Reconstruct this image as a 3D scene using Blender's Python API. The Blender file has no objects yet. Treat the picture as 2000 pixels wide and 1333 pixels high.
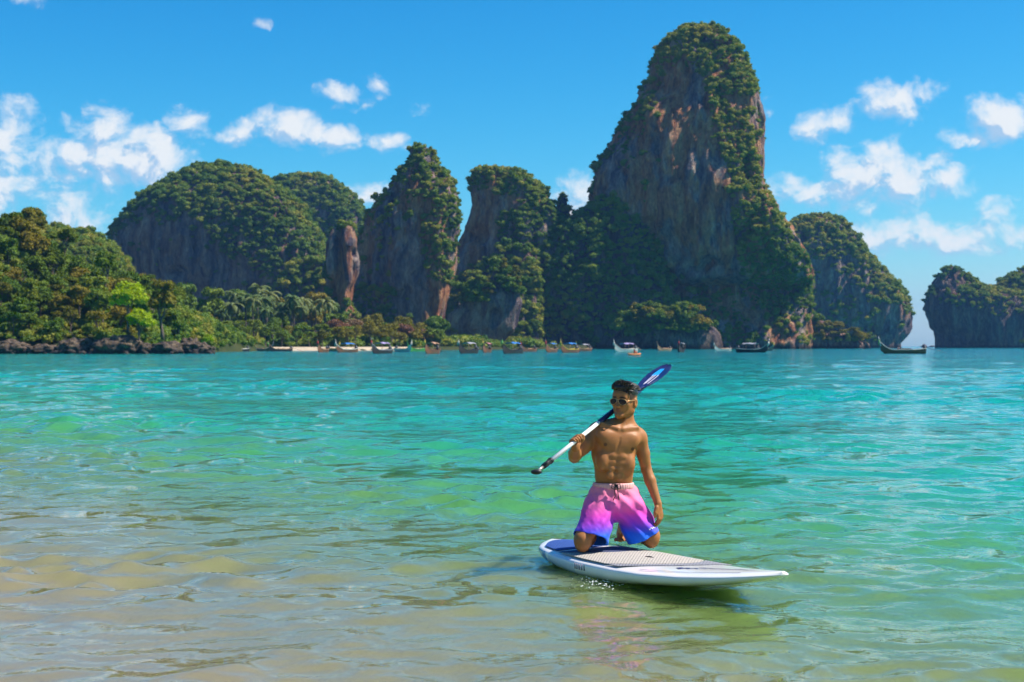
import bpy, math, random
import numpy as np
from mathutils import Vector, Matrix

# ---------------------------------------------------------------- camera, sky, sun, exposure
scene = bpy.context.scene
COL = scene.collection
CAMH, FPX, HORIZ = 1.6, 3000.0, 676.5          # camera height (m), focal length and horizon row in photo pixels


def W(px, py, d):
    """photo pixel at depth d (metres) -> world point"""
    return np.array([(px - 1000.0) / FPX * d, d, CAMH + (HORIZ - py) / FPX * d])


cam_d = bpy.data.cameras.new("camera")
cam = bpy.data.objects.new("camera", cam_d)
COL.objects.link(cam)
cam.location = (0, 0, CAMH)
cam.rotation_euler = (math.radians(90), 0, 0)
cam_d.sensor_width = 36.0
cam_d.lens = 54.0
cam_d.shift_y = (HORIZ - 666.5) / 2000.0
cam_d.clip_start = 0.1
cam_d.clip_end = 60000.0
cam_d.dof.use_dof = True
cam_d.dof.focus_distance = 10.95
cam_d.dof.aperture_fstop = 5.0
scene.camera = cam

SUN_AZ, SUN_EL = math.radians(1.0), math.radians(52.0)     # azimuth from +X (picture right) towards +Y (away)
SUNV = Vector((math.cos(SUN_EL) * math.cos(SUN_AZ), math.cos(SUN_EL) * math.sin(SUN_AZ), math.sin(SUN_EL)))
sun_d = bpy.data.lights.new("sun", 'SUN')
sun_d.energy = 5.0
sun_d.angle = math.radians(0.53)
sun_d.color = (1.0, 0.93, 0.82)
sun = bpy.data.objects.new("sun", sun_d)
COL.objects.link(sun)
sun.location = (60, 10, 80)
sun.rotation_euler = SUNV.to_track_quat('Z', 'Y').to_euler()

scene.view_settings.view_transform = 'Standard'
scene.view_settings.look = 'None'
scene.view_settings.exposure = 0.7
scene.view_settings.gamma = 1.0
scene.view_settings.use_curve_mapping = False
cy = scene.cycles
cy.use_denoising = True
cy.use_adaptive_sampling = True
cy.adaptive_threshold = 0.025
cy.adaptive_min_samples = 20
cy.max_bounces = 6
cy.diffuse_bounces = 3
cy.glossy_bounces = 3
cy.transmission_bounces = 4
cy.transparent_max_bounces = 8
cy.volume_bounces = 0
cy.caustics_reflective = False
cy.caustics_refractive = False
cy.sample_clamp_indirect = 6.0


# ---------------------------------------------------------------- node helpers
class NT:
    """tiny helper round a node tree"""
    def __init__(self, tree):
        self.t = tree
        self.n = tree.nodes
        self.l = tree.links

    def new(self, kind, **kw):
        nd = self.n.new(kind)
        for k, v in kw.items():
            setattr(nd, k, v)
        return nd

    def put(self, sock, v):
        if isinstance(v, bpy.types.NodeSocket):
            self.l.new(v, sock)
        elif v is not None:
            sock.default_value = v

    def math(self, op, a, b=None, c=None, clamp=False):
        nd = self.new('ShaderNodeMath', operation=op, use_clamp=clamp)
        for i, v in enumerate((a, b, c)):
            self.put(nd.inputs[i], v)
        return nd.outputs[0]

    def vmath(self, op, a, b=None, scale=None):
        nd = self.new('ShaderNodeVectorMath', operation=op)
        self.put(nd.inputs[0], a)
        self.put(nd.inputs[1], b)
        if scale is not None:
            self.put(nd.inputs['Scale'], scale)
        return nd.outputs['Value'] if op in ('LENGTH', 'DOT_PRODUCT', 'DISTANCE') else nd.outputs[0]

    def noise(self, vec, scale, detail=4.0, rough=0.55, dist=0.0, out='Fac'):
        nd = self.new('ShaderNodeTexNoise')
        self.put(nd.inputs['Vector'], vec)
        self.put(nd.inputs['Scale'], scale)
        nd.inputs['Detail'].default_value = detail
        nd.inputs['Roughness'].default_value = rough
        nd.inputs['Distortion'].default_value = dist
        return nd.outputs[out]

    def maprange(self, v, a, b, c=0.0, d=1.0, smooth=True):
        nd = self.new('ShaderNodeMapRange', interpolation_type='SMOOTHSTEP' if smooth else 'LINEAR')
        for i, x in enumerate((v, a, b, c, d)):
            self.put(nd.inputs[i], x)
        return nd.outputs[0]

    def mix(self, f, a, b, blend='MIX'):
        nd = self.new('ShaderNodeMix', data_type='RGBA', blend_type=blend)
        self.put(nd.inputs['Factor'], f)
        for s, v in ((nd.inputs[6], a), (nd.inputs[7], b)):
            if isinstance(v, tuple) and len(v) == 3:
                v = (*v, 1)
            self.put(s, v)
        return nd.outputs[2]

    def ramp(self, f, stops):
        nd = self.new('ShaderNodeValToRGB')
        self.put(nd.inputs[0], f)
        e = nd.color_ramp.elements
        while len(e) < len(stops):
            e.new(0.5)
        for el, (p, c) in zip(e, stops):
            el.position = p
            el.color = (*c, 1)
        return nd.outputs[0]

    def mapping(self, vec, scale):
        return self.vmath('MULTIPLY', vec, scale)

    def bump(self, h, strength=0.5, dist=0.1, normal=None):
        nd = self.new('ShaderNodeBump')
        self.put(nd.inputs['Height'], h)
        self.put(nd.inputs['Strength'], strength)
        self.put(nd.inputs['Distance'], dist)
        self.put(nd.inputs['Normal'], normal)
        return nd.outputs[0]


def material(name):
    m = bpy.data.materials.new(name)
    m.use_nodes = True
    t = NT(m.node_tree)
    b = m.node_tree.nodes['Principled BSDF']
    return m, t, b


def plain(name, col, rough=0.5, metal=0.0, spec=0.5, vary=0.12, scale=6.0, bump=0.0):
    """plain painted / plastic / metal surface with slight wear"""
    m, t, b = material(name)
    tc = t.new('ShaderNodeTexCoord')
    n = t.noise(tc.outputs['Object'], scale, 5)
    lo = tuple(c * (1 - vary) for c in col)
    hi = tuple(min(1, c * (1 + vary)) for c in col)
    t.put(b.inputs['Base Color'], t.mix(n, lo, hi))
    b.inputs['Roughness'].default_value = rough
    b.inputs['Metallic'].default_value = metal
    b.inputs['Specular IOR Level'].default_value = spec
    if bump:
        t.put(b.inputs['Normal'], t.bump(n, bump, 0.01))
    return m


# ---------------------------------------------------------------- world: sky with clouds by direction
world = bpy.data.worlds.new("World")
scene.world = world
world.use_nodes = True
wt = NT(world.node_tree)
bg = world.node_tree.nodes['Background']
sky = wt.new('ShaderNodeTexSky', sky_type='NISHITA')
sky.sun_disc = False
sky.sun_elevation = SUN_EL
sky.sun_rotation = math.radians(90) - SUN_AZ
sky.altitude = 0
sky.air_density = 1.0
sky.dust_density = 0.35
sky.ozone_density = 4.0
SKY_STRENGTH = 0.075
bg.inputs['Strength'].default_value = SKY_STRENGTH


def cloud_group(blobs):
    g = bpy.data.node_groups.new("cloud_density", 'ShaderNodeTree')
    g.interface.new_socket('Vector', in_out='INPUT', socket_type='NodeSocketVector')
    g.interface.new_socket('Density', in_out='OUTPUT', socket_type='NodeSocketFloat')
    t = NT(g)
    gi = t.new('NodeGroupInput')
    go = t.new('NodeGroupOutput')
    v0 = gi.outputs[0]
    # edges billow: the lookup is bent by noise of two sizes
    w1 = t.vmath('SUBTRACT', t.noise(v0, 22.0, 3, 0.6, out='Color'), (0.5, 0.5, 0.5))
    v1 = t.vmath('ADD', v0, t.vmath('SCALE', w1, scale=0.016))
    w2 = t.vmath('SUBTRACT', t.noise(v0, 110.0, 3, 0.6, out='Color'), (0.5, 0.5, 0.5))
    v1 = t.vmath('ADD', v1, t.vmath('SCALE', w2, scale=0.009))
    tot = None
    for (px, py, rx, ry, st) in blobs:
        c = (math.atan((px - 1000) / FPX), math.atan((HORIZ - py) / FPX), 0)
        d = t.vmath('MULTIPLY', t.vmath('SUBTRACT', v1, c), (FPX / rx, FPX / ry, 0))
        ln = t.vmath('LENGTH', d)
        f = t.math('MULTIPLY', t.math('SUBTRACT', 1.0, ln, clamp=True), st)
        tot = f if tot is None else t.math('MAXIMUM', tot, f)
    # the rest of the sky (outside the frame): scattered cumulus of the same kind
    sx = t.new('ShaderNodeSeparateXYZ')
    t.put(sx.inputs[0], v0)
    out = t.maprange(t.math('ABSOLUTE', sx.outputs[0]), 0.42, 0.6)
    up = t.maprange(sx.outputs[1], 0.28, 0.40)
    far = t.math('MAXIMUM', out, up)
    el = t.maprange(sx.outputs[1], 0.02, 0.10)
    big = t.noise(v0, 6.0, 3, 0.5)
    gen = t.math('MULTIPLY', t.maprange(big, 0.54, 0.80), t.math('MULTIPLY', far, el))
    tot = t.math('MAXIMUM', tot, gen)
    nz = t.noise(t.mapping(v0, (1.0, 1.25, 1.0)), 38.0, 8, 0.60, 0.35)
    nz2 = t.noise(v0, 95.0, 6, 0.6)
    fluff = t.math('ADD', t.math('MULTIPLY', t.math('SUBTRACT', nz, 0.52), 2.5), t.math('MULTIPLY', t.math('SUBTRACT', nz2, 0.5), 0.55))
    dens = t.math('ADD', tot, t.math('MULTIPLY', fluff, t.maprange(tot, 0.0, 0.12)))
    t.put(go.inputs[0], dens)
    return g


BLOBS = [  # px, py, rx, ry, strength
    (15, 285, 85, 95, 1.05), (20, 330, 95, 50, 0.9), (195, 265, 85, 62, 1.05), (235, 320, 165, 85, 1.2), (160, 320, 110, 66, 1.0), (290, 300, 110, 60, 0.95), (120, 405, 330, 95, 0.62), (60, 375, 220, 70, 0.65), (250, 350, 150, 60, 0.7), (380, 325, 50, 25, 0.4),
    (376, 246, 62, 48, 0.85), (468, 272, 58, 42, 0.78), (565, 250, 90, 50, 1.1), (640, 270, 100, 40, 1.0), (675, 190, 78, 34, 0.9), (735, 172, 50, 26, 0.6), (750, 274, 66, 34, 0.72), (715, 384, 80, 36, 0.9),
    (1130, 372, 70, 50, 0.95), (1090, 380, 50, 34, 0.7), (1120, 410, 60, 40, 0.8),
    (1640, 250, 95, 42, 0.8), (1720, 225, 100, 52, 0.92), (1800, 195, 58, 34, 0.75), (1590, 260, 55, 34, 0.5),
    (1600, 372, 140, 42, 0.95), (1700, 355, 150, 80, 1.05), (1765, 370, 150, 62, 0.95), (1850, 350, 70, 58, 0.95), (1720, 305, 60, 42, 0.9),
    (1960, 255, 120, 62, 1.0), (1900, 285, 80, 36, 0.7),
    (1780, 472, 190, 55, 0.85), (1880, 485, 200, 62, 0.72), (1950, 425, 80, 36, 0.5), (1960, 480, 120, 60, 0.55),
    (60, 28, 70, 24, 0.32), (510, 56, 26, 14, 0.30), (830, 214, 36, 20, 0.35), (1508, 228, 30, 30, 0.4), (1500, 280, 40, 24, 0.3), (1510, 408, 34, 26, 0.4),
]
cg = cloud_group(BLOBS)
tc = wt.new('ShaderNodeTexCoord')
sep = wt.new('ShaderNodeSeparateXYZ')
wt.put(sep.inputs[0], tc.outputs['Generated'])
az = wt.math('ARCTAN2', sep.outputs[0], sep.outputs[1])
elv = wt.math('ARCSINE', sep.outputs[2])
cmb = wt.new('ShaderNodeCombineXYZ')
wt.put(cmb.inputs[0], az)
wt.put(cmb.inputs[1], elv)


def dens_at(off):
    g = wt.new('ShaderNodeGroup')
    g.node_tree = cg
    wt.put(g.inputs[0], wt.vmath('ADD', cmb.outputs[0], off))
    return g.outputs[0]


d0 = dens_at((0, 0, 0))
d1 = dens_at((0.006, 0.009, 0))
alpha = wt.maprange(d0, 0.04, 0.92)
shade = wt.math('ADD', wt.math('MULTIPLY', wt.math('SUBTRACT', d0, d1), 3.2), 0.58, clamp=True)
ccol = wt.mix(shade, (3.7, 5.2, 7.0), (7.8, 7.9, 7.9))
# deep tropical blue: the red of the clear sky falls off faster than its blue, evenly over the whole dome
srgb = wt.new('ShaderNodeSeparateColor')
wt.put(srgb.inputs[0], sky.outputs[0])
crgb = wt.new('ShaderNodeCombineColor')
wt.put(crgb.inputs[0], wt.math('MULTIPLY', wt.math('POWER', srgb.outputs[0], 2.9), 0.034))
wt.put(crgb.inputs[1], wt.math('MULTIPLY', wt.math('POWER', srgb.outputs[1], 1.40), 0.54))
wt.put(crgb.inputs[2], wt.math('MULTIPLY', srgb.outputs[2], 1.24))
skyc = crgb.outputs[0]
above = wt.maprange(elv, 0.0, 0.02)
fin = wt.mix(wt.math('MULTIPLY', wt.math('MULTIPLY', alpha, 0.93), above), skyc, ccol)
wt.put(bg.inputs['Color'], fin)
world.cycles.sampling_method = 'MANUAL'
world.cycles.sample_map_resolution = 512


# ---------------------------------------------------------------- mesh helpers
def tag(o, label=None, cat=None, group=None, kind=None):
    if label:
        o['label'] = label
    if cat:
        o['category'] = cat
    if group:
        o['group'] = group
    if kind:
        o['kind'] = kind
    return o


def empty(name, loc=(0, 0, 0), rz=0.0):
    o = bpy.data.objects.new(name, None)
    COL.objects.link(o)
    o.location = loc
    o.rotation_euler = (0, 0, rz)
    o.empty_display_size = 0.2
    return o


def mesh_np(name, V, F, smooth=True):
    """mesh from a vertex array and one face array (n,3)/(n,4) or a list of them"""
    me = bpy.data.meshes.new(name)
    V = np.asarray(V, dtype=np.float32)
    Fs = F if isinstance(F, list) else [F]
    Fs = [np.asarray(f, dtype=np.int32) for f in Fs if len(f)]
    me.vertices.add(len(V))
    me.vertices.foreach_set('co', V.ravel())
    idx = np.concatenate([f.ravel() for f in Fs])
    cnt = np.concatenate([np.full(len(f), f.shape[1], np.int32) for f in Fs])
    st = np.concatenate([[0], np.cumsum(cnt)[:-1]]).astype(np.int32)
    me.loops.add(len(idx))
    me.loops.foreach_set('vertex_index', idx)
    me.polygons.add(len(cnt))
    me.polygons.foreach_set('loop_start', st)
    me.polygons.foreach_set('loop_total', cnt)
    me.polygons.foreach_set('use_smooth', np.full(len(cnt), smooth, dtype=bool))
    me.update(calc_edges=True)
    me.validate()
    return me


def obj(name, me, mat=None, parent=None):
    o = bpy.data.objects.new(name, me)
    COL.objects.link(o)
    if mat is not None and not me.materials:
        me.materials.append(mat)
    if parent is not None:
        o.parent = parent
    return o


class MB:
    """collects simple shapes into one mesh"""
    def __init__(self):
        self.v, self.f3, self.f4, self.n = [], [], [], 0

    def add(self, V, F):
        V = np.asarray(V, float)
        F = np.asarray(F, int)
        (self.f3 if F.shape[1] == 3 else self.f4).append(F + self.n)
        self.v.append(V)
        self.n += len(V)
        return self

    def box(self, c, s, R=None):
        q = np.array([[x, y, z] for x in (-.5, .5) for y in (-.5, .5) for z in (-.5, .5)]) * np.asarray(s, float)
        if R is not None:
            q = q @ np.asarray(R).T
        return self.add(q + np.asarray(c, float), [[0, 1, 3, 2], [4, 6, 7, 5], [0, 4, 5, 1], [2, 3, 7, 6], [0, 2, 6, 4], [1, 5, 7, 3]])

    def tube(self, pts, rad, n=8, cap=True, flat=(1.0, 1.0), up=(0, 0, 1)):
        pts = np.asarray(pts, float)
        rad = np.broadcast_to(np.asarray(rad, float), (len(pts),))
        tg = np.gradient(pts, axis=0)
        tg /= np.linalg.norm(tg, axis=1)[:, None] + 1e-12
        upv = np.asarray(up, float)
        rings = []
        for p, t, r in zip(pts, tg, rad):
            a = np.cross(upv, t)
            if np.linalg.norm(a) < 1e-3:
                a = np.cross((1, 0, 0), t)
            a /= np.linalg.norm(a)
            b = np.cross(t, a)
            th = np.arange(n) * 2 * math.pi / n
            rings.append(p + r * (flat[0] * np.cos(th)[:, None] * a + flat[1] * np.sin(th)[:, None] * b))
        V = np.concatenate(rings)
        m = len(pts)
        i = np.arange(m - 1)[:, None] * n
        j = np.arange(n)[None, :]
        k = (j + 1) % n
        F = np.stack([i + j, i + k, i + n + k, i + n + j], -1).reshape(-1, 4)
        base = self.n
        self.add(V, F)
        if cap:
            for e, o in ((0, -1), (m - 1, 1)):
                self.add(np.vstack([pts[e]]), np.zeros((0, 3), int))
                ci = self.n - 1
                r0 = base + e * n
                tri = [[ci, r0 + q, r0 + (q + 1) % n] if o > 0 else [ci, r0 + (q + 1) % n, r0 + q] for q in range(n)]
                self.f3.append(np.array(tri))
        return self

    def lathe(self, prof, n=16, c=(0, 0, 0)):
        V = []
        for r, z in prof:
            th = np.arange(n) * 2 * math.pi / n
            V.append(np.stack([r * np.cos(th), r * np.sin(th), np.full(n, z)], -1))
        V = np.concatenate(V) + np.asarray(c, float)
        m = len(prof)
        i = np.arange(m - 1)[:, None] * n
        j = np.arange(n)[None, :]
        k = (j + 1) % n
        return self.add(V, np.stack([i + j, i + k, i + n + k, i + n + j], -1).reshape(-1, 4))

    def grid(self, P):
        """P: (a,b,3) array of points"""
        a, b = P.shape[:2]
        i = np.arange(a - 1)[:, None] * b
        j = np.arange(b - 1)[None, :]
        return self.add(P.reshape(-1, 3), np.stack([i + j, i + j + 1, i + b + j + 1, i + b + j], -1).reshape(-1, 4))

    def mesh(self, name, smooth=True):
        F = []
        if self.f3:
            F.append(np.concatenate([f for f in self.f3 if len(f)] or [np.zeros((0, 3), int)]))
        if self.f4:
            F.append(np.concatenate([f for f in self.f4 if len(f)] or [np.zeros((0, 4), int)]))
        return mesh_np(name, np.concatenate(self.v), [f for f in F if len(f)], smooth)

    def build(self, name, mat, parent=None, smooth=True):
        return obj(name, self.mesh(name, smooth), mat, parent)


# vectorised value noise
def _hash(ix, iy, iz, s):
    h = (ix.astype(np.int64) * 374761393 + iy.astype(np.int64) * 668265263 + iz.astype(np.int64) * 2147483647 + s * 144665) & 0xFFFFFFFF
    h = ((h ^ (h >> 13)) * 1274126177) & 0xFFFFFFFF
    h = ((h ^ (h >> 16)) * 2246822519) & 0xFFFFFFFF
    h = h ^ (h >> 13)
    return (h & 0xFFFFFF) / float(0xFFFFFF)


def vnoise(P, s=0):
    P = np.asarray(P, float)
    f0 = np.floor(P)
    t = P - f0
    t = t * t * (3 - 2 * t)
    i = f0.astype(np.int64)
    r = 0
    for dx in (0, 1):
        wx = t[..., 0] if dx else 1 - t[..., 0]
        for dy in (0, 1):
            wy = t[..., 1] if dy else 1 - t[..., 1]
            for dz in (0, 1):
                wz = t[..., 2] if dz else 1 - t[..., 2]
                r = r + wx * wy * wz * _hash(i[..., 0] + dx, i[..., 1] + dy, i[..., 2] + dz, s)
    return r


def fbm(P, s=0, oct=4, gain=0.5):
    P = np.asarray(P, float)
    a, tot, r = 1.0, 0.0, 0.0
    for o in range(oct):
        r = r + a * (vnoise(P * (2.03 ** o) + 17.3 * o, s + o) - 0.5)
        tot += a
        a *= gain
    return r / tot * 2       # about -1..1


def sstep(x, a, b):
    t = np.clip((x - a) / (b - a), 0, 1)
    return t * t * (3 - 2 * t)


def in_poly(px, py, poly):
    poly = np.asarray(poly, float)
    r = np.zeros(px.shape, bool)
    j = len(poly) - 1
    for i in range(len(poly)):
        xi, yi = poly[i]
        xj, yj = poly[j]
        c = ((yi > py) != (yj > py)) & (px < (xj - xi) * (py - yi) / (yj - yi + 1e-9) + xi)
        r ^= c
        j = i
    return r


def to_px(P):
    return 1000 + P[..., 0] / P[..., 1] * FPX, HORIZ - (P[..., 2] - CAMH) / P[..., 1] * FPX


def ico_core(rng, r, sub=1):
    t = (1 + 5 ** .5) / 2
    v = np.array([[-1, t, 0], [1, t, 0], [-1, -t, 0], [1, -t, 0], [0, -1, t], [0, 1, t], [0, -1, -t], [0, 1, -t], [t, 0, -1], [t, 0, 1], [-t, 0, -1], [-t, 0, 1]], float)
    f = np.array([[0, 11, 5], [0, 5, 1], [0, 1, 7], [0, 7, 10], [0, 10, 11], [1, 5, 9], [5, 11, 4], [11, 10, 2], [10, 7, 6], [7, 1, 8], [3, 9, 4], [3, 4, 2], [3, 2, 6], [3, 6, 8], [3, 8, 9], [4, 9, 5], [2, 4, 11], [6, 2, 10], [8, 6, 7], [9, 8, 1]])
    for _ in range(sub):
        mid, nf, vl = {}, [], list(v)
        def m(a, b):
            key = (min(a, b), max(a, b))
            if key not in mid:
                mid[key] = len(vl)
                vl.append((vl[a] + vl[b]) / 2)
            return mid[key]
        for a, b, c in f:
            x, y, z = m(a, b), m(b, c), m(c, a)
            nf += [[a, x, z], [b, y, x], [c, z, y], [x, y, z]]
        v, f = np.array(vl), np.array(nf)
    v /= np.linalg.norm(v, axis=1)[:, None]
    return v * r, f


# ---------------------------------------------------------------- water
def make_water():
    rng = np.random.default_rng(5)
    r = np.concatenate([np.linspace(0.4, 4.6, 10)[:-1], np.geomspace(4.6, 420, 1000), np.geomspace(430, 8000, 40)])
    dense = np.radians(np.linspace(-25, 25, 560))
    side = np.radians(np.linspace(25, 335, 62))[1:-1]
    th = np.concatenate([dense, side])
    R, T = np.meshgrid(r, th, indexing='ij')
    X, Y = R * np.sin(T), R * np.cos(T)
    Z = np.zeros_like(X)
    DX = np.zeros_like(X)
    DY = np.zeros_like(X)
    sp = np.maximum(R * 0.0046, 0.025)
    g_far = 0.45 + 0.75 * sstep(R, 14, 45)
    grp = np.stack([X / 9.0, Y / 5.0, np.zeros_like(X)], -1)
    amp_mod = 0.30 + 2.2 * vnoise(grp, 3) ** 2
    amp_mod2 = 0.25 + 2.6 * vnoise(grp * 2.3 + 50, 9) ** 2
    for i in range(130):
        lam = 0.18 * (5.5 / 0.18) ** (rng.random() ** 1.1)
        k = 2 * math.pi / lam
        ang = rng.normal(0, 0.80) - math.pi / 2 + 0.12        # travels mostly towards the camera
        a = 0.0040 * lam ** 0.62 * (0.45 if lam > 3.0 else 1.0)
        ph = rng.random() * 6.283
        fade = np.clip((lam / sp - 3.0) / 3.0, 0, 1)
        am = (amp_mod if lam > 0.9 else amp_mod2) * a * fade * (g_far if lam > 0.9 else 1.0)
        ph_w = k * (X * math.cos(ang) + Y * math.sin(ang)) + ph
        Z += am * np.sin(ph_w)
        c = np.cos(ph_w) * am * 0.75
        DX += c * math.cos(ang)
        DY += c * math.sin(ang)
    m, n = X.shape
    calm = sstep(R, 2.5, 4.5)
    V = np.stack([X + DX * calm, Y + DY * calm, Z * calm], -1).reshape(-1, 3)
    i = np.arange(m - 1)[:, None] * n
    j = np.arange(n)[None, :]
    kk = (j + 1) % n
    F = np.stack([i + j, i + n + j, i + n + kk, i + kk], -1).reshape(-1, 4)
    c = len(V)
    V = np.vstack([V, [[0, 0, 0]]])
    jj = np.arange(n)
    F3 = np.stack([np.full(n, c), jj, (jj + 1) % n], -1)
    me = mesh_np('water', V, [F, F3])
    mat, t, b = material('sea_water')
    geo = t.new('ShaderNodeNewGeometry')
    P = geo.outputs['Position']
    sx = t.new('ShaderNodeSeparateXYZ')
    t.put(sx.inputs[0], P)
    flatp = t.mapping(P, (1.0, 1.0, 0.0))
    # depth of the bay: shore-parallel contours, uneven sand
    nz = t.math('SUBTRACT', t.noise(t.mapping(flatp, (0.5, 0.9, 0)), 0.35, 4, 0.6), 0.5)
    q = t.math('ADD', sx.outputs[1], t.math('MULTIPLY', sx.outputs[0], 1.35))
    q = t.math('MULTIPLY', t.math('MAXIMUM', q, 4.2), t.math('ADD', 1.0, t.math('MULTIPLY', nz, 0.55)))
    far_n = t.math('SUBTRACT', t.noise(t.mapping(flatp, (0.010, 0.050, 0)), 1.0, 5, 0.65), 0.5)
    lg = t.math('ADD', t.math('LOGARITHM', q, 10.0), t.math('MULTIPLY', far_n, 0.45))
    f = t.math('DIVIDE', t.math('SUBTRACT', lg, 0.6), 2.2)
    L = lambda d: (math.log10(d) - 0.6) / 2.2
    col = t.ramp(f, [(L(5), (0.205, 0.180, 0.095)), (L(8), (0.175, 0.180, 0.080)), (L(11.5), (0.110, 0.180, 0.045)), (L(16), (0.062, 0.225, 0.062)),
                     (L(26), (0.018, 0.250, 0.115)), (L(60), (0.006, 0.260, 0.185)), (L(150), (0.004, 0.235, 0.200)), (L(420), (0.003, 0.180, 0.200))])
    t.put(b.inputs['Base Color'], col)
    b.inputs['IOR'].default_value = 1.48
    # light spreads sideways in the murky water, so shadows on it stay pale
    b.subsurface_method = 'BURLEY'
    b.inputs['Subsurface Weight'].default_value = 0.85
    b.inputs['Subsurface Radius'].default_value = (0.8, 1.0, 0.6)
    b.inputs['Subsurface Scale'].default_value = 0.7
    dist = t.vmath('LENGTH', P)
    t.put(b.inputs['Roughness'], t.maprange(dist, 8.0, 300.0, 0.02, 0.09))
    # ripples: fine near the shore, coarser chop far out, in gusts
    gust = t.maprange(t.noise(t.mapping(flatp, (0.05, 0.11, 0)), 1.0, 3, 0.55), 0.32, 0.68, 0.20, 1.0)
    h1 = t.noise(t.mapping(flatp, (1.25, 1.0, 0)), 4.0, 4, 0.55, 0.3)
    h2 = t.noise(t.mapping(flatp, (1.35, 1.0, 0)), 1.0, 5, 0.58, 0.2)
    h3 = t.noise(t.mapping(flatp, (0.20, 0.20, 0)), 1.0, 4, 0.6)
    nb = t.bump(h3, t.maprange(dist, 40, 300, 0.2, 1.0), 1.8)
    nb = t.bump(h2, t.math('MULTIPLY', gust, t.maprange(dist, 8, 50, 0.12, 1.0)), 0.34, nb)
    nb = t.bump(h1, t.math('MULTIPLY', gust, t.maprange(dist, 5, 60, 0.45, 1.0)), 0.040, nb)
    t.put(b.inputs['Normal'], nb)
    o = obj('water', me, mat)
    tag(o, 'rippled emerald sea shading to sandy shallows at the shore', 'sea', kind='structure')


make_water()


# ---------------------------------------------------------------- rock and foliage materials
def rock_material(name, warm=1.0, dark=1.0):
    m, t, b = material(name)
    geo = t.new('ShaderNodeNewGeometry')
    P = geo.outputs['Position']
    warp = t.vmath('SCALE', t.vmath('SUBTRACT', t.noise(P, 0.03, 3, 0.5, out='Color'), (0.5, 0.5, 0.5)), scale=14.0)
    Pw = t.vmath('ADD', P, warp)
    streak = t.noise(t.mapping(Pw, (1.0, 1.0, 0.13)), 0.22, 8, 0.68)
    patch = t.noise(t.mapping(Pw, (1.0, 1.0, 0.32)), 0.060, 5, 0.6)
    fine = t.noise(t.mapping(P, (1.0, 1.0, 0.45)), 0.8, 6, 0.65)
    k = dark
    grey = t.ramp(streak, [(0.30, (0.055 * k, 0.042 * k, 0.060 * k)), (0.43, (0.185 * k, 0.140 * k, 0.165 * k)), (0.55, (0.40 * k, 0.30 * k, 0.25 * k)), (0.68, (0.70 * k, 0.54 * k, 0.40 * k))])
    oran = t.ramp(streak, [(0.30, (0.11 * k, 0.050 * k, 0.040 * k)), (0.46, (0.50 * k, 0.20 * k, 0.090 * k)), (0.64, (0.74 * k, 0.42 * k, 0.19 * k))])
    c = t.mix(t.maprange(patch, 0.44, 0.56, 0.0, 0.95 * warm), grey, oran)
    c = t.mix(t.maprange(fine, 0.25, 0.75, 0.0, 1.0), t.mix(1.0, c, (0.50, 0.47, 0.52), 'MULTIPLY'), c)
    # black tide mark with a pale notch just above the water
    sx = t.new('ShaderNodeSeparateXYZ')
    t.put(sx.inputs[0], P)
    tide = t.maprange(t.math('ADD', sx.outputs[2], t.math('MULTIPLY', fine, 2.0)), 1.6, 4.5)
    c = t.mix(tide, (0.035, 0.028, 0.024), c)
    t.put(b.inputs['Base Color'], c)
    b.inputs['Roughness'].default_value = 0.9
    b.inputs['Specular IOR Level'].default_value = 0.15
    hb = t.math('ADD', t.math('MULTIPLY', streak, 1.5), t.math('MULTIPLY', fine, 0.6))
    t.put(b.inputs['Normal'], t.bump(hb, 1.0, 4.0))
    return m


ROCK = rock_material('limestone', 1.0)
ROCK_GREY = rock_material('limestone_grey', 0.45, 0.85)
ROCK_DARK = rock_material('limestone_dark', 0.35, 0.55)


def leaf_material(name, c0, c1, c2, transl=0.25, patch=0.03):
    """foliage: colour differs from plant to plant and in broad patches"""
    m = bpy.data.materials.new(name)
    m.use_nodes = True
    t = NT(m.node_tree)
    b = m.node_tree.nodes['Principled BSDF']
    oi = t.new('ShaderNodeObjectInfo')
    geo = t.new('ShaderNodeNewGeometry')
    P = geo.outputs['Position']
    pn = t.noise(P, patch, 3, 0.55)
    ln = t.noise(P, 0.9, 3, 0.6)
    f = t.math('ADD', t.math('MULTIPLY', oi.outputs['Random'], 0.55), t.math('MULTIPLY', t.maprange(pn, 0.3, 0.7), 0.45))
    col = t.ramp(f, [(0.12, c0), (0.5, c1), (0.88, c2)])
    col = t.mix(t.maprange(ln, 0.3, 0.7, 0.0, 0.6), col, t.mix(1.0, col, (0.55, 0.6, 0.55), 'MULTIPLY'))
    t.put(b.inputs['Base Color'], col)
    b.inputs['Roughness'].default_value = 0.65
    b.inputs['Specular IOR Level'].default_value = 0.2
    if transl:
        tr = t.new('ShaderNodeBsdfTranslucent')
        t.put(tr.inputs['Color'], t.mix(1.0, col, (1.3, 1.25, 0.5), 'MULTIPLY'))
        mx = t.new('ShaderNodeMixShader')
        mx.inputs[0].default_value = transl
        out = m.node_tree.nodes['Material Output']
        t.l.new(b.outputs[0], mx.inputs[1])
        t.l.new(tr.outputs[0], mx.inputs[2])
        t.l.new(mx.outputs[0], out.inputs[0])
    return m


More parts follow.
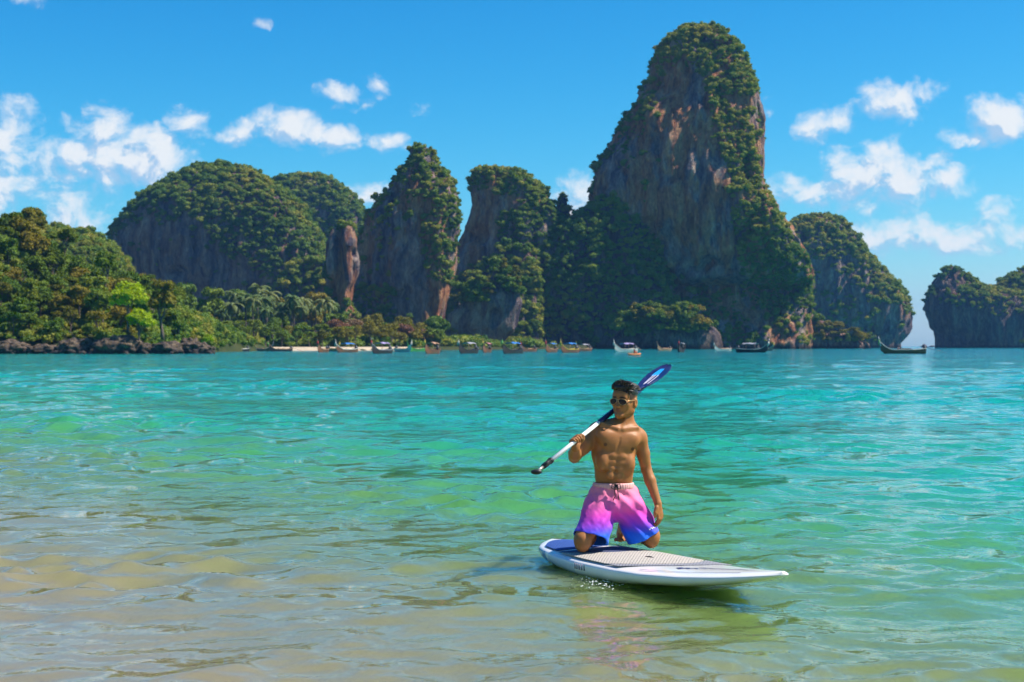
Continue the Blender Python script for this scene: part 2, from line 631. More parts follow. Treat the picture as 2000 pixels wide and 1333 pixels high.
LEAF_JUNGLE = leaf_material('jungle_leaves', (0.085, 0.175, 0.026), (0.190, 0.265, 0.030), (0.370, 0.330, 0.050), 0.38, 0.02)
LEAF_DARK = leaf_material('dark_leaves', (0.065, 0.125, 0.010), (0.125, 0.185, 0.011), (0.200, 0.225, 0.013))
LEAF_OLIVE = leaf_material('olive_leaves', (0.150, 0.150, 0.012), (0.230, 0.195, 0.016), (0.290, 0.215, 0.024))
LEAF_GREEN = leaf_material('green_leaves', (0.085, 0.165, 0.016), (0.150, 0.225, 0.020), (0.230, 0.260, 0.024))
LEAF_LIME = leaf_material('lime_leaves', (0.300, 0.420, 0.008), (0.400, 0.480, 0.010), (0.480, 0.520, 0.012), 0.4)
LEAF_DRY = leaf_material('dry_leaves', (0.200, 0.125, 0.060), (0.255, 0.165, 0.085), (0.290, 0.135, 0.075))
LEAF_PALM = leaf_material('palm_leaves', (0.070, 0.125, 0.035), (0.120, 0.170, 0.045), (0.180, 0.195, 0.060))
BARK = plain('bark', (0.12, 0.09, 0.065), 0.9, vary=0.4, scale=2.0)
SOIL, _t, _b = material('forest_floor')
_geo = _t.new('ShaderNodeNewGeometry')
_t.put(_b.inputs['Base Color'], _t.ramp(_t.noise(_geo.outputs['Position'], 0.15, 5), [(0.3, (0.020, 0.035, 0.010)), (0.6, (0.050, 0.055, 0.018)), (0.8, (0.09, 0.07, 0.04))]))
_b.inputs['Roughness'].default_value = 1.0
_b.inputs['Specular IOR Level'].default_value = 0.1
SAND, _t, _b = material('beach_sand')
_geo = _t.new('ShaderNodeNewGeometry')
_t.put(_b.inputs['Base Color'], _t.ramp(_t.noise(_geo.outputs['Position'], 0.4, 5), [(0.3, (0.36, 0.28, 0.19)), (0.7, (0.50, 0.41, 0.29))]))
_b.inputs['Roughness'].default_value = 0.95


def leaf_quads(rng, centres, normals, size, aspect=1.0, jitter=0.6):
    """a bent four-sided leaf spray at each centre"""
    n = len(centres)
    nr = normals + rng.normal(0, jitter, (n, 3))
    nr /= np.linalg.norm(nr, axis=1)[:, None] + 1e-9
    a = np.cross(nr, rng.normal(0, 1, (n, 3)))
    a /= np.linalg.norm(a, axis=1)[:, None] + 1e-9
    b = np.cross(nr, a)
    s = (size * (0.6 + 0.8 * rng.random(n)))[:, None]
    p0 = centres - a * s * 0.5
    p1 = centres + b * s * 0.34 * aspect + nr * s * 0.10
    p2 = centres + a * s * 0.5 - nr * s * 0.08
    p3 = centres - b * s * 0.34 * aspect + nr * s * 0.10
    V = np.stack([p0, p1, p2, p3], 1).reshape(-1, 3)
    i = np.arange(n)[:, None] * 4
    F = np.concatenate([i + [[0, 1, 2]], i + [[0, 2, 3]]])
    return V, F


def sphere_dirs(rng, n, up=-0.35):
    d = rng.normal(0, 1, (n * 3 + 24, 3))
    d /= np.linalg.norm(d, axis=1)[:, None]
    d = d[d[:, 2] > up][:n]
    return d


# tufts: small tree crowns, instanced as one mass on far slopes
TUFTS = bpy.data.collections.new('tuft_source')


def make_tuft(i):
    rng = np.random.default_rng(100 + i)
    mb = MB()
    nl = (4, 6, 5, 3, 7, 5)[i % 6]
    for k in range(nl):
        a = rng.random() * 6.283
        c = np.array([math.cos(a) * 0.55 * rng.random() ** .5, math.sin(a) * 0.55 * rng.random() ** .5, 0.15 + 0.6 * rng.random()])
        r = 0.30 + 0.22 * rng.random()
        v, f = ico_core(rng, r * 0.80, 1)
        v = v * (1 + 0.25 * rng.normal(0, 1, (len(v), 1)).clip(-1, 1)) * [1, 1, 0.8]
        mb.add(v + c, f)
        d = sphere_dirs(rng, 34, -0.45)
        V, F = leaf_quads(rng, c + d * r * (0.85 + 0.3 * rng.random((len(d), 1))) * [1, 1, 0.8], d, 0.27, 1.0, 0.5)
        mb.add(V, F)
    me = mb.mesh('tuft', smooth=False)
    me.materials.append(LEAF_JUNGLE)
    o = bpy.data.objects.new('tuft_%d' % i, me)
    TUFTS.objects.link(o)


for _i in range(6):
    make_tuft(_i)

TUFT_GN = bpy.data.node_groups.new('tuft_scatter', 'GeometryNodeTree')
TUFT_GN.interface.new_socket('Geometry', in_out='INPUT', socket_type='NodeSocketGeometry')
TUFT_GN.interface.new_socket('Geometry', in_out='OUTPUT', socket_type='NodeSocketGeometry')
_t = NT(TUFT_GN)
_gi, _go = _t.new('NodeGroupInput'), _t.new('NodeGroupOutput')
_iop = _t.new('GeometryNodeInstanceOnPoints')
_ci = _t.new('GeometryNodeCollectionInfo')
_ci.inputs['Collection'].default_value = TUFTS
_ci.inputs['Separate Children'].default_value = True
_ci.inputs['Reset Children'].default_value = True


def _attr(name, ty):
    n = _t.new('GeometryNodeInputNamedAttribute', data_type=ty)
    n.inputs['Name'].default_value = name
    return n.outputs['Attribute']


_t.l.new(_gi.outputs[0], _iop.inputs['Points'])
_t.l.new(_ci.outputs[0], _iop.inputs['Instance'])
_iop.inputs['Pick Instance'].default_value = True
_t.l.new(_attr('var', 'INT'), _iop.inputs['Instance Index'])
_t.l.new(_attr('rot', 'FLOAT_VECTOR'), _iop.inputs['Rotation'])
_t.l.new(_attr('scl', 'FLOAT_VECTOR'), _iop.inputs['Scale'])
_t.l.new(_iop.outputs[0], _go.inputs[0])


def scatter_tufts(name, P, scl, label, seed=0):
    rng = np.random.default_rng(seed)
    n = len(P)
    me = bpy.data.meshes.new(name)
    me.vertices.add(n)
    me.vertices.foreach_set('co', np.asarray(P, np.float32).ravel())
    a = me.attributes.new('var', 'INT', 'POINT')
    a.data.foreach_set('value', rng.integers(0, 6, n).astype(np.int32))
    a = me.attributes.new('rot', 'FLOAT_VECTOR', 'POINT')
    rot = np.stack([rng.normal(0, .15, n), rng.normal(0, .15, n), rng.random(n) * 6.283], -1).astype(np.float32)
    a.data.foreach_set('vector', rot.ravel())
    a = me.attributes.new('scl', 'FLOAT_VECTOR', 'POINT')
    s = (scl * (0.48 + 1.05 * rng.random(n) ** 2.0))[:, None] * np.array([1, 1, 1.0]) * (1 + 0.2 * rng.normal(0, 1, (n, 3)).clip(-1, 1))
    a.data.foreach_set('vector', s.astype(np.float32).ravel())
    o = obj(name, me)
    md = o.modifiers.new('scatter', 'NODES')
    md.node_group = TUFT_GN
    tag(o, label, 'jungle', kind='stuff')
    return o


def tri_info(V, F):
    if F.shape[1] == 4:
        F = np.concatenate([F[:, [0, 1, 2]], F[:, [0, 2, 3]]])
    a, b, c = V[F[:, 0]], V[F[:, 1]], V[F[:, 2]]
    n = np.cross(b - a, c - a)
    ar = np.linalg.norm(n, axis=1)
    return F, (a + b + c) / 3, n / (ar[:, None] + 1e-12), ar / 2


def grow(name, V, F, mask_fn, spacing, size, label, seed, lift=0.0):
    """tufts over a surface where mask_fn(px, py, normal, noise) says so"""
    rng = np.random.default_rng(seed)
    F3, C, N, A = tri_info(V, F)
    px, py = to_px(C)
    m = mask_fn(px, py, N, fbm(C / 14.0, seed + 5, 3))
    if name == 'shore_undergrowth':
        m = m * (C[:, 1] > shore_y(C[:, 0]) + 17)
    w = A * np.clip(m, 0, 1) * (N[:, 1] < 0.65) * (C[:, 2] > (0.8 if name == 'shore_undergrowth' else 2.0)) * (C[:, 1] < 780 if name == 'shore_undergrowth' else 1)
    n = int(w.sum() / spacing ** 2)
    if n < 3:
        return
    pick = rng.choice(len(w), n, p=w / w.sum())
    u, v = rng.random(n), rng.random(n)
    fl = u + v > 1
    u[fl], v[fl] = 1 - u[fl], 1 - v[fl]
    f = F3[pick]
    P = V[f[:, 0]] * (1 - u - v)[:, None] + V[f[:, 1]] * u[:, None] + V[f[:, 2]] * v[:, None]
    P = P + N[pick] * 0.1 + np.array([0, 0, lift - 0.1 * size])
    scatter_tufts(name, P, np.full(n, size), label, seed)


# ---------------------------------------------------------------- limestone bodies
def karst(name, rows, D, label, depth=0.6, skew=0.35, seed=1, dz=1.4, rough=1.0, mat=None, flute=1.0, cat='cliff'):
    """rock body lofted from rows (photo row, left edge, right edge[, front depth factor])"""
    rows = sorted([tuple(r) + (1.0,) * (4 - len(r)) for r in rows], key=lambda r: r[0])
    rw = np.array(rows, float)
    z = CAMH + (HORIZ - rw[:, 0]) / FPX * D
    xl, xr, fd = (rw[:, 1] - 1000) / FPX * D, (rw[:, 2] - 1000) / FPX * D, rw[:, 3]
    o_ = np.argsort(z)
    z, xl, xr, fd = z[o_], xl[o_], xr[o_], fd[o_]
    zz = np.arange(-4.0, z[-1], dz)
    zz = np.append(zz, z[-1])
    L, R_, FD = np.interp(zz, z, xl), np.interp(zz, z, xr), np.interp(zz, z, fd)
    c, hw = (L + R_) / 2, np.maximum((R_ - L) / 2, 0.3)
    maxw = hw.max()
    hd = depth * (0.55 * hw + 0.45 * np.minimum(hw, maxw * 0.7))
    n = int(np.clip((maxw * 2 + hd.max() * 2) * 1.7 / dz, 60, 380))
    th = np.arange(n) * 2 * math.pi / n
    ct, st = np.cos(th), np.sin(th)
    front = (st < 0)
    cx = np.sign(ct) * np.abs(ct) ** 0.85
    sy = np.sign(st) * np.abs(st) ** 0.9
    X = c[:, None] + hw[:, None] * (cx + np.where(front, skew * st ** 2 * np.sign(1), 0))[None, :]
    Y = D + hd[:, None] * (sy * np.where(front, 1.0, 1.0))[None, :] * np.where(front[None, :], FD[:, None], 1.0)
    Z = np.repeat(zz[:, None], n, 1)
    P = np.stack([X, Y, Z], -1)
    nd = np.stack([ct[None, :] / hw[:, None], st[None, :] / np.maximum(hd, .3)[:, None], np.zeros_like(Z)], -1)
    nd /= np.linalg.norm(nd, axis=2)[..., None]
    amp = np.minimum(1.0, hw / (0.2 * maxw))[:, None]
    d = 2.9 * fbm(P / 26.0, seed, 4)
    d += 2.8 * flute * (np.abs(fbm(P / np.array([7.5, 7.5, 48.0]), seed + 11, 4)) * 2 - 0.6)
    d += 1.7 * fbm(P / np.array([4.0, 4.0, 9.0]), seed + 23, 3)
    hole = vnoise(P / np.array([9.0, 9.0, 16.0]), seed + 41)
    d -= 5.0 * flute * sstep(hole, 0.74, 0.90)
    d *= rough * amp
    P = P + nd * d[..., None]
    P[..., 2] += (amp * 1.2 * rough * fbm(P / 12.0, seed + 31, 3)) * (np.arange(len(zz)) > 2)[:, None]
    m = len(zz)
    V = P.reshape(-1, 3)
    i = np.arange(m - 1)[:, None] * n
    j = np.arange(n)[None, :]
    k = (j + 1) % n
    F = np.stack([i + j, i + k, i + n + k, i + n + j], -1).reshape(-1, 4)
    cv = len(V)
    V = np.vstack([V, P[-1].mean(0)[None] + [[0, 0, 0.4]]])
    r0 = (m - 1) * n
    jj = np.arange(n)
    F3 = np.stack([r0 + jj, r0 + (jj + 1) % n, np.full(n, cv)], -1)
    o = obj(name, mesh_np(name, V, [F, F3]), mat or ROCK)
    tag(o, label, cat, kind='structure')
    return V, np.concatenate([F, np.column_stack([F3, F3[:, 2]])]) if False else F


def poly_mask(poly, soft=0.0):
    return lambda px, py, N, nz: in_poly(px + nz * soft, py + nz * soft, poly).astype(float)


TOWER_ROWS = [(52, 1355, 1375), (56, 1340, 1392), (66, 1318, 1408), (80, 1300, 1422), (100, 1283, 1438), (130, 1270, 1450), (165, 1256, 1463), (200, 1240, 1472), (240, 1215, 1478),
              (290, 1188, 1479), (345, 1158, 1479), (385, 1150, 1488, 1.05), (430, 1165, 1512, 1.1), (470, 1225, 1540, 1.15), (515, 1255, 1565, 1.12), (545, 1268, 1573, 0.98), (562, 1265, 1577, 0.62), (600, 1180, 1578, 0.60), (640, 1170, 1574, 0.72), (670, 1160, 1572, 0.82), (690, 1160, 1572, 0.82)]
tV, tF = karst('limestone_tower', TOWER_ROWS, 905, 'towering limestone karst with streaked orange and grey face and green crown', depth=0.92, skew=0.42, seed=3, dz=1.25, flute=1.35)


def tower_veg(px, py, N, nz):
    top = py + nz * 26 < 112 + np.abs(px - 1375) * 0.20
    strip = in_poly(px + nz * 16, py + nz * 16, [(1330, 90), (1470, 90), (1485, 360), (1580, 520), (1585, 600), (1470, 600), (1435, 480), (1425, 330), (1392, 270), (1380, 170)])
    edge = (N[:, 0] < -0.60) & (N[:, 1] > -0.35) & (py < 420) & (nz > -0.1)
    low = (py > 565) & (nz > -0.15)
    return np.where(top, 1.0, 0) + np.where(strip & ((nz > -0.32) | (py > 420)), 1.0, 0) + np.where(edge, 0.6, 0) + np.where(low, 0.55, 0) + np.where((N[:, 2] > 0.55) & (nz > 0.1), 0.5, 0)


grow('tower_jungle', tV, tF, tower_veg, 2.1, 2.5, 'green scrub crowning the tall limestone tower and running down its sunny side', 11)

SKIRT = [(385, 1172, 1192), (400, 1150, 1225), (425, 1120, 1258), (455, 1090, 1278), (490, 1062, 1290), (540, 1038, 1305), (590, 1015, 1320), (640, 992, 1330), (680, 980, 1335), (690, 980, 1335)]
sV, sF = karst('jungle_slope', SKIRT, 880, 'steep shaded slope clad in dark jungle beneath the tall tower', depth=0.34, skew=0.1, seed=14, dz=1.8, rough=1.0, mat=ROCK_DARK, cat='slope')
grow('slope_jungle', sV, sF, lambda px, py, N, nz: np.where((py > 655) & (nz < 0.1), 0.25, 1.0), 2.5, 3.1, 'dense dark jungle on the shaded slope left of the tower face'.replace(' left of', ' beneath'), 12)

PEAK = [(284, 815, 825), (290, 804, 838), (305, 797, 856), (330, 788, 872), (360, 764, 884), (390, 735, 892), (420, 716, 897), (450, 705, 896), (500, 695, 890), (560, 690, 884), (600, 690, 878, 0.9), (640, 690, 870, 0.85), (690, 690, 868, 0.85)]
pV, pF = karst('limestone_peak', PEAK, 810, 'pointed limestone peak with pale scarred lower face beside the green dome', depth=0.8, skew=0.30, seed=27, dz=1.2, flute=1.4)
grow('peak_jungle', pV, pF, lambda px, py, N, nz: np.where(py + nz * 30 < 335, 1, 0) + np.where(in_poly(px + nz * 18, py + nz * 18, [(770, 330), (895, 330), (900, 560), (840, 560), (820, 420)]) & (nz > -0.2), 0.8, 0)
     + np.where((N[:, 0] < -0.4) & (N[:, 2] > 0.15), 0.6, 0) + np.where(in_poly(px, py, [(680, 560), (770, 560), (780, 690), (680, 690)]), 0.9, 0), 1.9, 2.2, 'scrub clinging to the pointed limestone peak', 13)

BLOCK = [(332, 934, 950), (338, 922, 1015), (350, 918, 1040), (375, 915, 1062), (400, 913, 1078), (430, 908, 1100), (460, 897, 1108), (500, 885, 1108), (560, 880, 1100), (640, 870, 1090), (690, 870, 1090)]
bV, bF = karst('limestone_block', BLOCK, 895, 'broad limestone block with bushy top between the pointed peak and the tower', depth=0.65, skew=0.30, seed=35, dz=1.3, flute=1.2)
grow('block_jungle', bV, bF, lambda px, py, N, nz: np.where(py + nz * 30 < 372, 1, 0) + np.where(in_poly(px + nz * 20, py + nz * 20, [(975, 340), (1115, 380), (1120, 690), (1000, 690), (985, 500)]) & (nz > -0.3), 0.9, 0) + np.where(py > 520, 0.6, 0), 2.0, 2.4,
     'leafy scrub over the broad limestone block', 15)
FOOT = [(478, 990, 1030), (505, 955, 1050), (540, 915, 1055), (590, 880, 1055), (640, 858, 1055), (690, 848, 1055)]
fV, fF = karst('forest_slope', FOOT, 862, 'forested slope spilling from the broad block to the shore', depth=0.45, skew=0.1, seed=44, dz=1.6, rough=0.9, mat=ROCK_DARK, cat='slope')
grow('forest_slope_jungle', fV, fF, lambda px, py, N, nz: np.where(nz < -0.45, 0.3, 1.0), 2.2, 2.8, 'jungle on the forested slope below the broad block', 24)
FOOT2 = [(508, 590, 630), (535, 560, 660), (570, 530, 690), (620, 500, 715), (690, 480, 725)]
fV, fF = karst('forest_foothill', FOOT2, 880, 'forested foothill between the rounded hill and the brown pillar', depth=0.5, skew=0.1, seed=47, dz=1.6, rough=0.9, mat=ROCK_GREY, cat='slope')
grow('foothill_jungle', fV, fF, lambda px, py, N, nz: np.where(nz < -0.4, 0.2, 1.0), 2.3, 2.8, 'jungle on the foothill by the brown pillar', 25)
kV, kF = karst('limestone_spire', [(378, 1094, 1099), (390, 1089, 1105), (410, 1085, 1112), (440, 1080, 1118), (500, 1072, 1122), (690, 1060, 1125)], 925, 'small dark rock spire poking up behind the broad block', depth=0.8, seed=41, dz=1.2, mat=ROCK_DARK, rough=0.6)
grow('spire_scrub', kV, kF, lambda px, py, N, nz: np.where(nz > -0.1, 0.8, 0.1), 2.2, 2.4, 'scrub on the small rock spire behind the broad block', 16)

PILLAR = [(440, 655, 668), (447, 646, 686), (470, 638, 696), (500, 633, 698), (550, 632, 698), (590, 634, 694), (640, 625, 700), (690, 620, 705)]
qV, qF = karst('limestone_pillar', PILLAR, 770, 'stubby brown limestone pillar at the foot of the green dome', depth=0.8, skew=0.25, seed=52, dz=1.0, flute=1.5)
grow('pillar_scrub', qV, qF, lambda px, py, N, nz: np.where(py + nz * 12 < 452, 0.9, 0) + np.where((py > 590), 0.8, 0) + np.where((px < 645) & (nz > 0), 0.5, 0), 2.3, 2.5, 'dry scrub on the stubby brown pillar', 17)

DOME = [(325, 405, 440), (329, 385, 462), (336, 362, 485), (348, 336, 510), (370, 302, 545), (400, 262, 582), (440, 228, 610), (470, 218, 628), (520, 232, 645), (570, 250, 655), (630, 260, 660), (690, 262, 662)]
dV, dF = karst('green_dome_hill', DOME, 1000, 'broad rounded hill under jungle with bare purple cliff on its shaded flank', depth=0.75, skew=0.35, seed=61, dz=1.9, flute=1.0, mat=ROCK_GREY, cat='hill')
DOME_BARE = [(215, 470), (268, 425), (335, 398), (395, 440), (440, 500), (505, 535), (540, 565), (495, 600), (470, 640), (330, 640), (232, 520)]
grow('dome_jungle', dV, dF, lambda px, py, N, nz: np.where(in_poly(px + nz * 26, py + nz * 26, DOME_BARE), np.where(nz > 0.32, 0.5, 0.03), 1.0), 2.5, 3.0, 'jungle covering the broad rounded hill', 18)
DOME2 = [(344, 585, 615), (350, 540, 640), (362, 505, 662), (385, 490, 688), (410, 480, 705), (440, 470, 722), (500, 460, 740), (600, 450, 750), (690, 450, 750)]
eV, eF = karst('green_ridge_hill', DOME2, 1250, 'forested ridge rising behind the broad rounded hill', depth=0.5, skew=0.2, seed=71, dz=2.6, mat=ROCK_GREY, cat='hill')
grow('ridge_jungle', eV, eF, lambda px, py, N, nz: np.ones_like(px), 2.9, 3.6, 'jungle on the ridge behind the broad rounded hill', 19)

ISLE = [(424, 1585, 1615), (428, 1560, 1640), (440, 1538, 1655), (460, 1520, 1668), (490, 1500, 1690), (530, 1490, 1722), (570, 1485, 1757), (600, 1485, 1772), (625, 1485, 1775), (650, 1485, 1768, 0.9), (672, 1485, 1756, 0.85), (690, 1485, 1756, 0.85)]
iV, iF = karst('limestone_headland', ISLE, 1300, 'hump-backed limestone headland beyond the tower with a green ridge', depth=0.7, skew=0.25, seed=83, dz=1.8, flute=1.2, mat=ROCK_GREY)
grow('headland_ridge_scrub', iV, iF, lambda px, py, N, nz: np.where((N[:, 2] > 0.28) | (py + nz * 14 < 462), 1.0, 0) + np.where(in_poly(px + nz * 14, py + nz * 14, [(1600, 440), (1660, 440), (1780, 580), (1740, 580), (1660, 500)]), 1.0, 0) + np.where((nz > 0.2) & (py > 560) & (px < 1700), 0.5, 0), 2.7, 3.1,
     'scrub along the ridge of the hump-backed headland', 20)
ISLET = [(522, 1856, 1866), (528, 1843, 1878), (545, 1826, 1896), (565, 1814, 1930), (580, 1808, 2040), (605, 1803, 2120), (625, 1812, 2140), (650, 1824, 2150), (690, 1830, 2150)]
jV, jF = karst('limestone_islet', ISLET, 1350, 'undercut limestone islet with a jagged knob across the channel', depth=0.55, skew=0.1, seed=93, dz=1.7, mat=ROCK_DARK, flute=1.1)
jV2, jF2 = karst('limestone_bluff', [(522, 2010, 2080), (530, 1990, 2110), (545, 1965, 2140), (565, 1935, 2170), (600, 1920, 2200), (640, 1915, 2200), (690, 1912, 2200)], 1370, 'tree-topped bluff joined to the undercut islet', depth=0.5, skew=0.1, seed=97, dz=1.8, mat=ROCK_DARK)
grow('islet_scrub', jV, jF, lambda px, py, N, nz: np.where((N[:, 2] > 0.3) & (nz > -0.2), 1.0, 0) + np.where((px > 1850) & (py < 600) & (nz > -0.1), 0.8, 0), 2.5, 2.8, 'scrub on the jagged undercut islet', 21)
grow('bluff_scrub', jV2, jF2, lambda px, py, N, nz: np.where((py + nz * 20 < 592), 1.0, 0), 2.7, 3.3, 'trees crowning the bluff beside the undercut islet', 22)


# ---------------------------------------------------------------- low land, beach, headland
def height_sheet(name, xs, ys, hfun, mat, label, cat, kind='structure'):
    X, Y = np.meshgrid(xs, ys, indexing='ij')
    Z = hfun(X, Y)
    mb = MB().grid(np.stack([X, Y, Z], -1)[:, :, :])
    V, F = mb.v[0], mb.f4[0]
    F = F[:, ::-1]
    o = obj(name, mesh_np(name, V, F), mat)
    tag(o, label, cat, kind=kind)
    return V, F


def shore_y(x):
    """where the low land meets the water (metres away), bay of the beach then the foot of the cliffs"""
    px_ = np.interp(x, [-260, -150, -95, -60, -25, 0, 40, 120, 180], [430, 470, 518, 545, 620, 720, 790, 830, 860])
    return px_


def land_h(X, Y):
    s = Y - shore_y(X) - 6 * fbm(np.stack([X / 30, Y / 30, X * 0], -1), 77, 3)
    h = np.where(s < 0, s * 0.06, 1.1 * sstep(s, 0, 14) + 0.015 * np.clip(s, 0, 120))
    return np.maximum(h, -1.5) + 0.25 * fbm(np.stack([X / 8, Y / 8, X * 0], -1), 78, 2) * sstep(s, 10, 30)


gV, gF = height_sheet('ground', np.linspace(-420, 40, 150), np.concatenate([np.linspace(425, 700, 130), np.linspace(710, 1400, 40)]), land_h, SOIL, 'low wooded land behind the beach', 'ground')

grow('shore_undergrowth', gV, gF, lambda px, py, N, nz: ((px > 340) & (px < 1200)).astype(float), 3.2, 3.0, 'low scrub under the trees behind the beach', 35)
height_sheet('beach', np.linspace(-84, -40, 80), np.linspace(490, 600, 110), lambda X, Y: np.minimum(land_h(X, Y), 1.25 + 0 * X) + 0.06, SAND, 'strip of pale sand at the water edge', 'beach')

HEAD_TOP_PX = [-300, -120, 0, 40, 75, 105, 130, 165, 200, 230, 262, 300, 335, 350, 365, 380]
HEAD_TOP_PY = [380, 385, 392, 400, 436, 468, 506, 514, 512, 512, 525, 535, 562, 600, 650, 690]
HEAD_D0, HEAD_D1 = 322.0, 392.0


def head_h(X, Y):
    px = 1000 + X / 375.0 * FPX
    top = CAMH + (HORIZ - np.interp(px, HEAD_TOP_PX, HEAD_TOP_PY)) / FPX * 375.0 - 7.8
    top = np.maximum(top, -1.2)
    s = (Y - HEAD_D0 - 3 * fbm(np.stack([X / 12, Y / 12, X * 0], -1), 5, 3)) / (HEAD_D1 - HEAD_D0)
    prof = np.clip(s, 0, 1) ** 0.8
    h = np.where(s < 0, s * 20, 2.2 * sstep(s, 0, 0.05) * (top > 0) + (top - 2.0) * prof)
    back = np.clip((Y - HEAD_D1) / 130.0, 0, 1)
    h = h * (1 - 0.85 * back)
    return h + 0.7 * fbm(np.stack([X / 7, Y / 7, X * 0], -1), 6, 3)


hV, hF = height_sheet('headland', np.linspace(-170, -74, 120), np.linspace(312, 520, 130), head_h, SOIL, 'wooded headland sloping down to dark shore rocks', 'headland')
grow('headland_undergrowth', hV, hF, lambda px, py, N, nz: ((py < 684) & (px > -160)).astype(float), 1.5, 1.6, 'tangled undergrowth between the headland trees', 31)


def mound(name, rows_px, D, seed, label, treelift, depth):
    """wooded mound with a skyline given in photo pixels"""
    pxs, pys = zip(*rows_px)
    xs = np.linspace((pxs[0] - 1000) / FPX * D, (pxs[-1] - 1000) / FPX * D, 70)
    ys = np.linspace(D - depth, D + depth, 50)
    def hf(X, Y):
        px = 1000 + X / D * FPX
        top = CAMH + (HORIZ - np.interp(px, pxs, pys)) / FPX * D - treelift
        s = np.clip(1 - np.abs(Y - D) / depth, 0, 1)
        return top * np.sin(s * math.pi / 2) ** 0.8 - 1.0 + 1.2 * fbm(np.stack([X / 15, Y / 15, X * 0], -1), seed, 3)
    return height_sheet(name, xs, ys, hf, SOIL, label, 'hill')


mV, mF = mound('wooded_hill', [(40, 600), (70, 450), (100, 424), (125, 422), (142, 434), (150, 436), (165, 430), (185, 438), (205, 452), (225, 475), (245, 520), (270, 600)], 640, 7, 'small blue-green wooded hill behind the headland', 4.0, 60)
grow('hill_jungle', mV, mF, lambda px, py, N, nz: np.ones_like(px), 1.7, 2.0, 'jungle on the small hill behind the headland', 33)
# ---------------------------------------------------------------- single trees, palms, boulders
def tree_crown(rng, rx, rz, zc, nclump, nleaf, leaf, droop=0.0, loose=1.0):
    mb = MB()
    cs = []
    for k in range(nclump):
        d = sphere_dirs(rng, 1, -0.5)[0]
        rr = rng.random() ** 0.45 * 0.72
        c = np.array([d[0] * rx * rr, d[1] * rx * rr, zc + d[2] * rz * rr])
        r = (0.26 + 0.20 * rng.random()) * min(rx, rz) * loose
        cs.append(c)
        d2 = sphere_dirs(rng, nleaf, -0.55)
        pos = c + d2 * r * (0.70 + 0.45 * rng.random((len(d2), 1))) * [1.15, 1.15, 0.8]
        pos[:, 2] -= droop * rng.random(len(d2)) * r
        V, F = leaf_quads(rng, pos, d2 + [0, 0, 0.25], leaf, 1.0, 0.55)
        mb.add(V, F)
        if loose >= 1.0:
            v, f = ico_core(rng, r * 0.55, 1)
            mb.add(v * (1 + 0.3 * rng.normal(0, 1, (len(v), 1)).clip(-1, 1)) + c, f)
    return mb, cs


def trunk_mesh(rng, h, r, cs, lean=0.15):
    mb = MB()
    n = 7
    off = rng.normal(0, lean, 2)
    pts = [np.array([off[0] * h * (i / n) ** 1.5, off[1] * h * (i / n) ** 1.5, -0.8 + (h + 0.8) * i / n]) for i in range(n + 1)]
    mb.tube(pts, np.linspace(r, r * 0.35, n + 1), 7)
    for c in cs[::2]:
        s = pts[rng.integers(3, n)]
        q = [s, (s + c) / 2 + rng.normal(0, 0.2, 3) + [0, 0, -0.2], c]
        mb.tube(q, [r * 0.38, r * 0.25, r * 0.1], 5, cap=False)
    return mb.mesh('trunk')


TREE_KINDS = {}


def tree_kind(key, seed, h, rx, rz, nclump, nleaf, leaf, loose=1.0, variants=3):
    L = []
    for v in range(variants):
        rng = np.random.default_rng(seed + v * 7)
        zc = h - rz * 0.85
        mb, cs = tree_crown(rng, rx * (0.9 + 0.25 * rng.random()), rz * (0.85 + 0.3 * rng.random()), zc, nclump, nleaf, leaf, 0.2, loose)
        crown = mb.mesh('crown', smooth=False)
        crown.materials.append(LEAF_GREEN)
        tr = trunk_mesh(rng, zc, 0.035 * h, cs)
        tr.materials.append(BARK)
        L.append((crown, tr))
    TREE_KINDS[key] = L


tree_kind('round', 200, 7.5, 3.4, 2.9, 18, 90, 0.62)
tree_kind('tall', 230, 10.5, 3.0, 4.4, 20, 85, 0.66)
tree_kind('umbrella', 260, 7.5, 4.3, 1.9, 18, 80, 0.62)
tree_kind('loose', 290, 8.0, 3.2, 3.2, 15, 60, 0.50, 0.9)


def palm_kind(seed):
    rng = np.random.default_rng(seed)
    h = 9.5 + rng.random() * 2
    bend = rng.normal(0, 0.9, 2)
    pts = [np.array([bend[0] * (t ** 2), bend[1] * (t ** 2), -0.6 + (h + 0.6) * t]) for t in np.linspace(0, 1, 8)]
    tr = MB().tube(pts, np.linspace(0.24, 0.13, 8), 7).mesh('trunk')
    tr.materials.append(BARK)
    mb = MB()
    top = pts[-1]
    for k in range(17):
        a = k * 2.399 + rng.random() * 0.4
        el = 0.95 - 1.5 * (k / 17.0) + rng.normal(0, 0.12)
        ln = 3.0 + rng.random() * 0.7
        d = np.array([math.cos(a), math.sin(a), 0])
        seg = []
        p = top.copy()
        e = el
        for s in range(7):
            seg.append(p.copy())
            p = p + (d * math.cos(e) + np.array([0, 0, math.sin(e)])) * ln / 6
            e -= 0.30
        seg = np.array(seg)
        sd = np.cross(d, [0, 0, 1.0])
        wd = np.array([0.12, 0.42, 0.55, 0.55, 0.45, 0.28, 0.04])[:, None]
        lo = seg + sd * wd - [0, 0, 0.22]
        hi = seg - sd * wd - [0, 0, 0.22]
        mb.grid(np.stack([lo, seg, hi], 1))
        # split leaflets hanging from the rib
        for s in range(1, 6):
            for sg in (-1, 1):
                b0 = seg[s]
                tip = b0 + sd * sg * wd[s] * 1.6 + (seg[min(s + 1, 6)] - b0) * 0.8 - [0, 0, 0.45]
                mb.add([b0, b0 + (seg[min(s + 1, 6)] - b0) * 0.35, tip], [[0, 1, 2]])
    cr = mb.mesh('crown', smooth=False)
    cr.materials.append(LEAF_PALM)
    return cr, tr


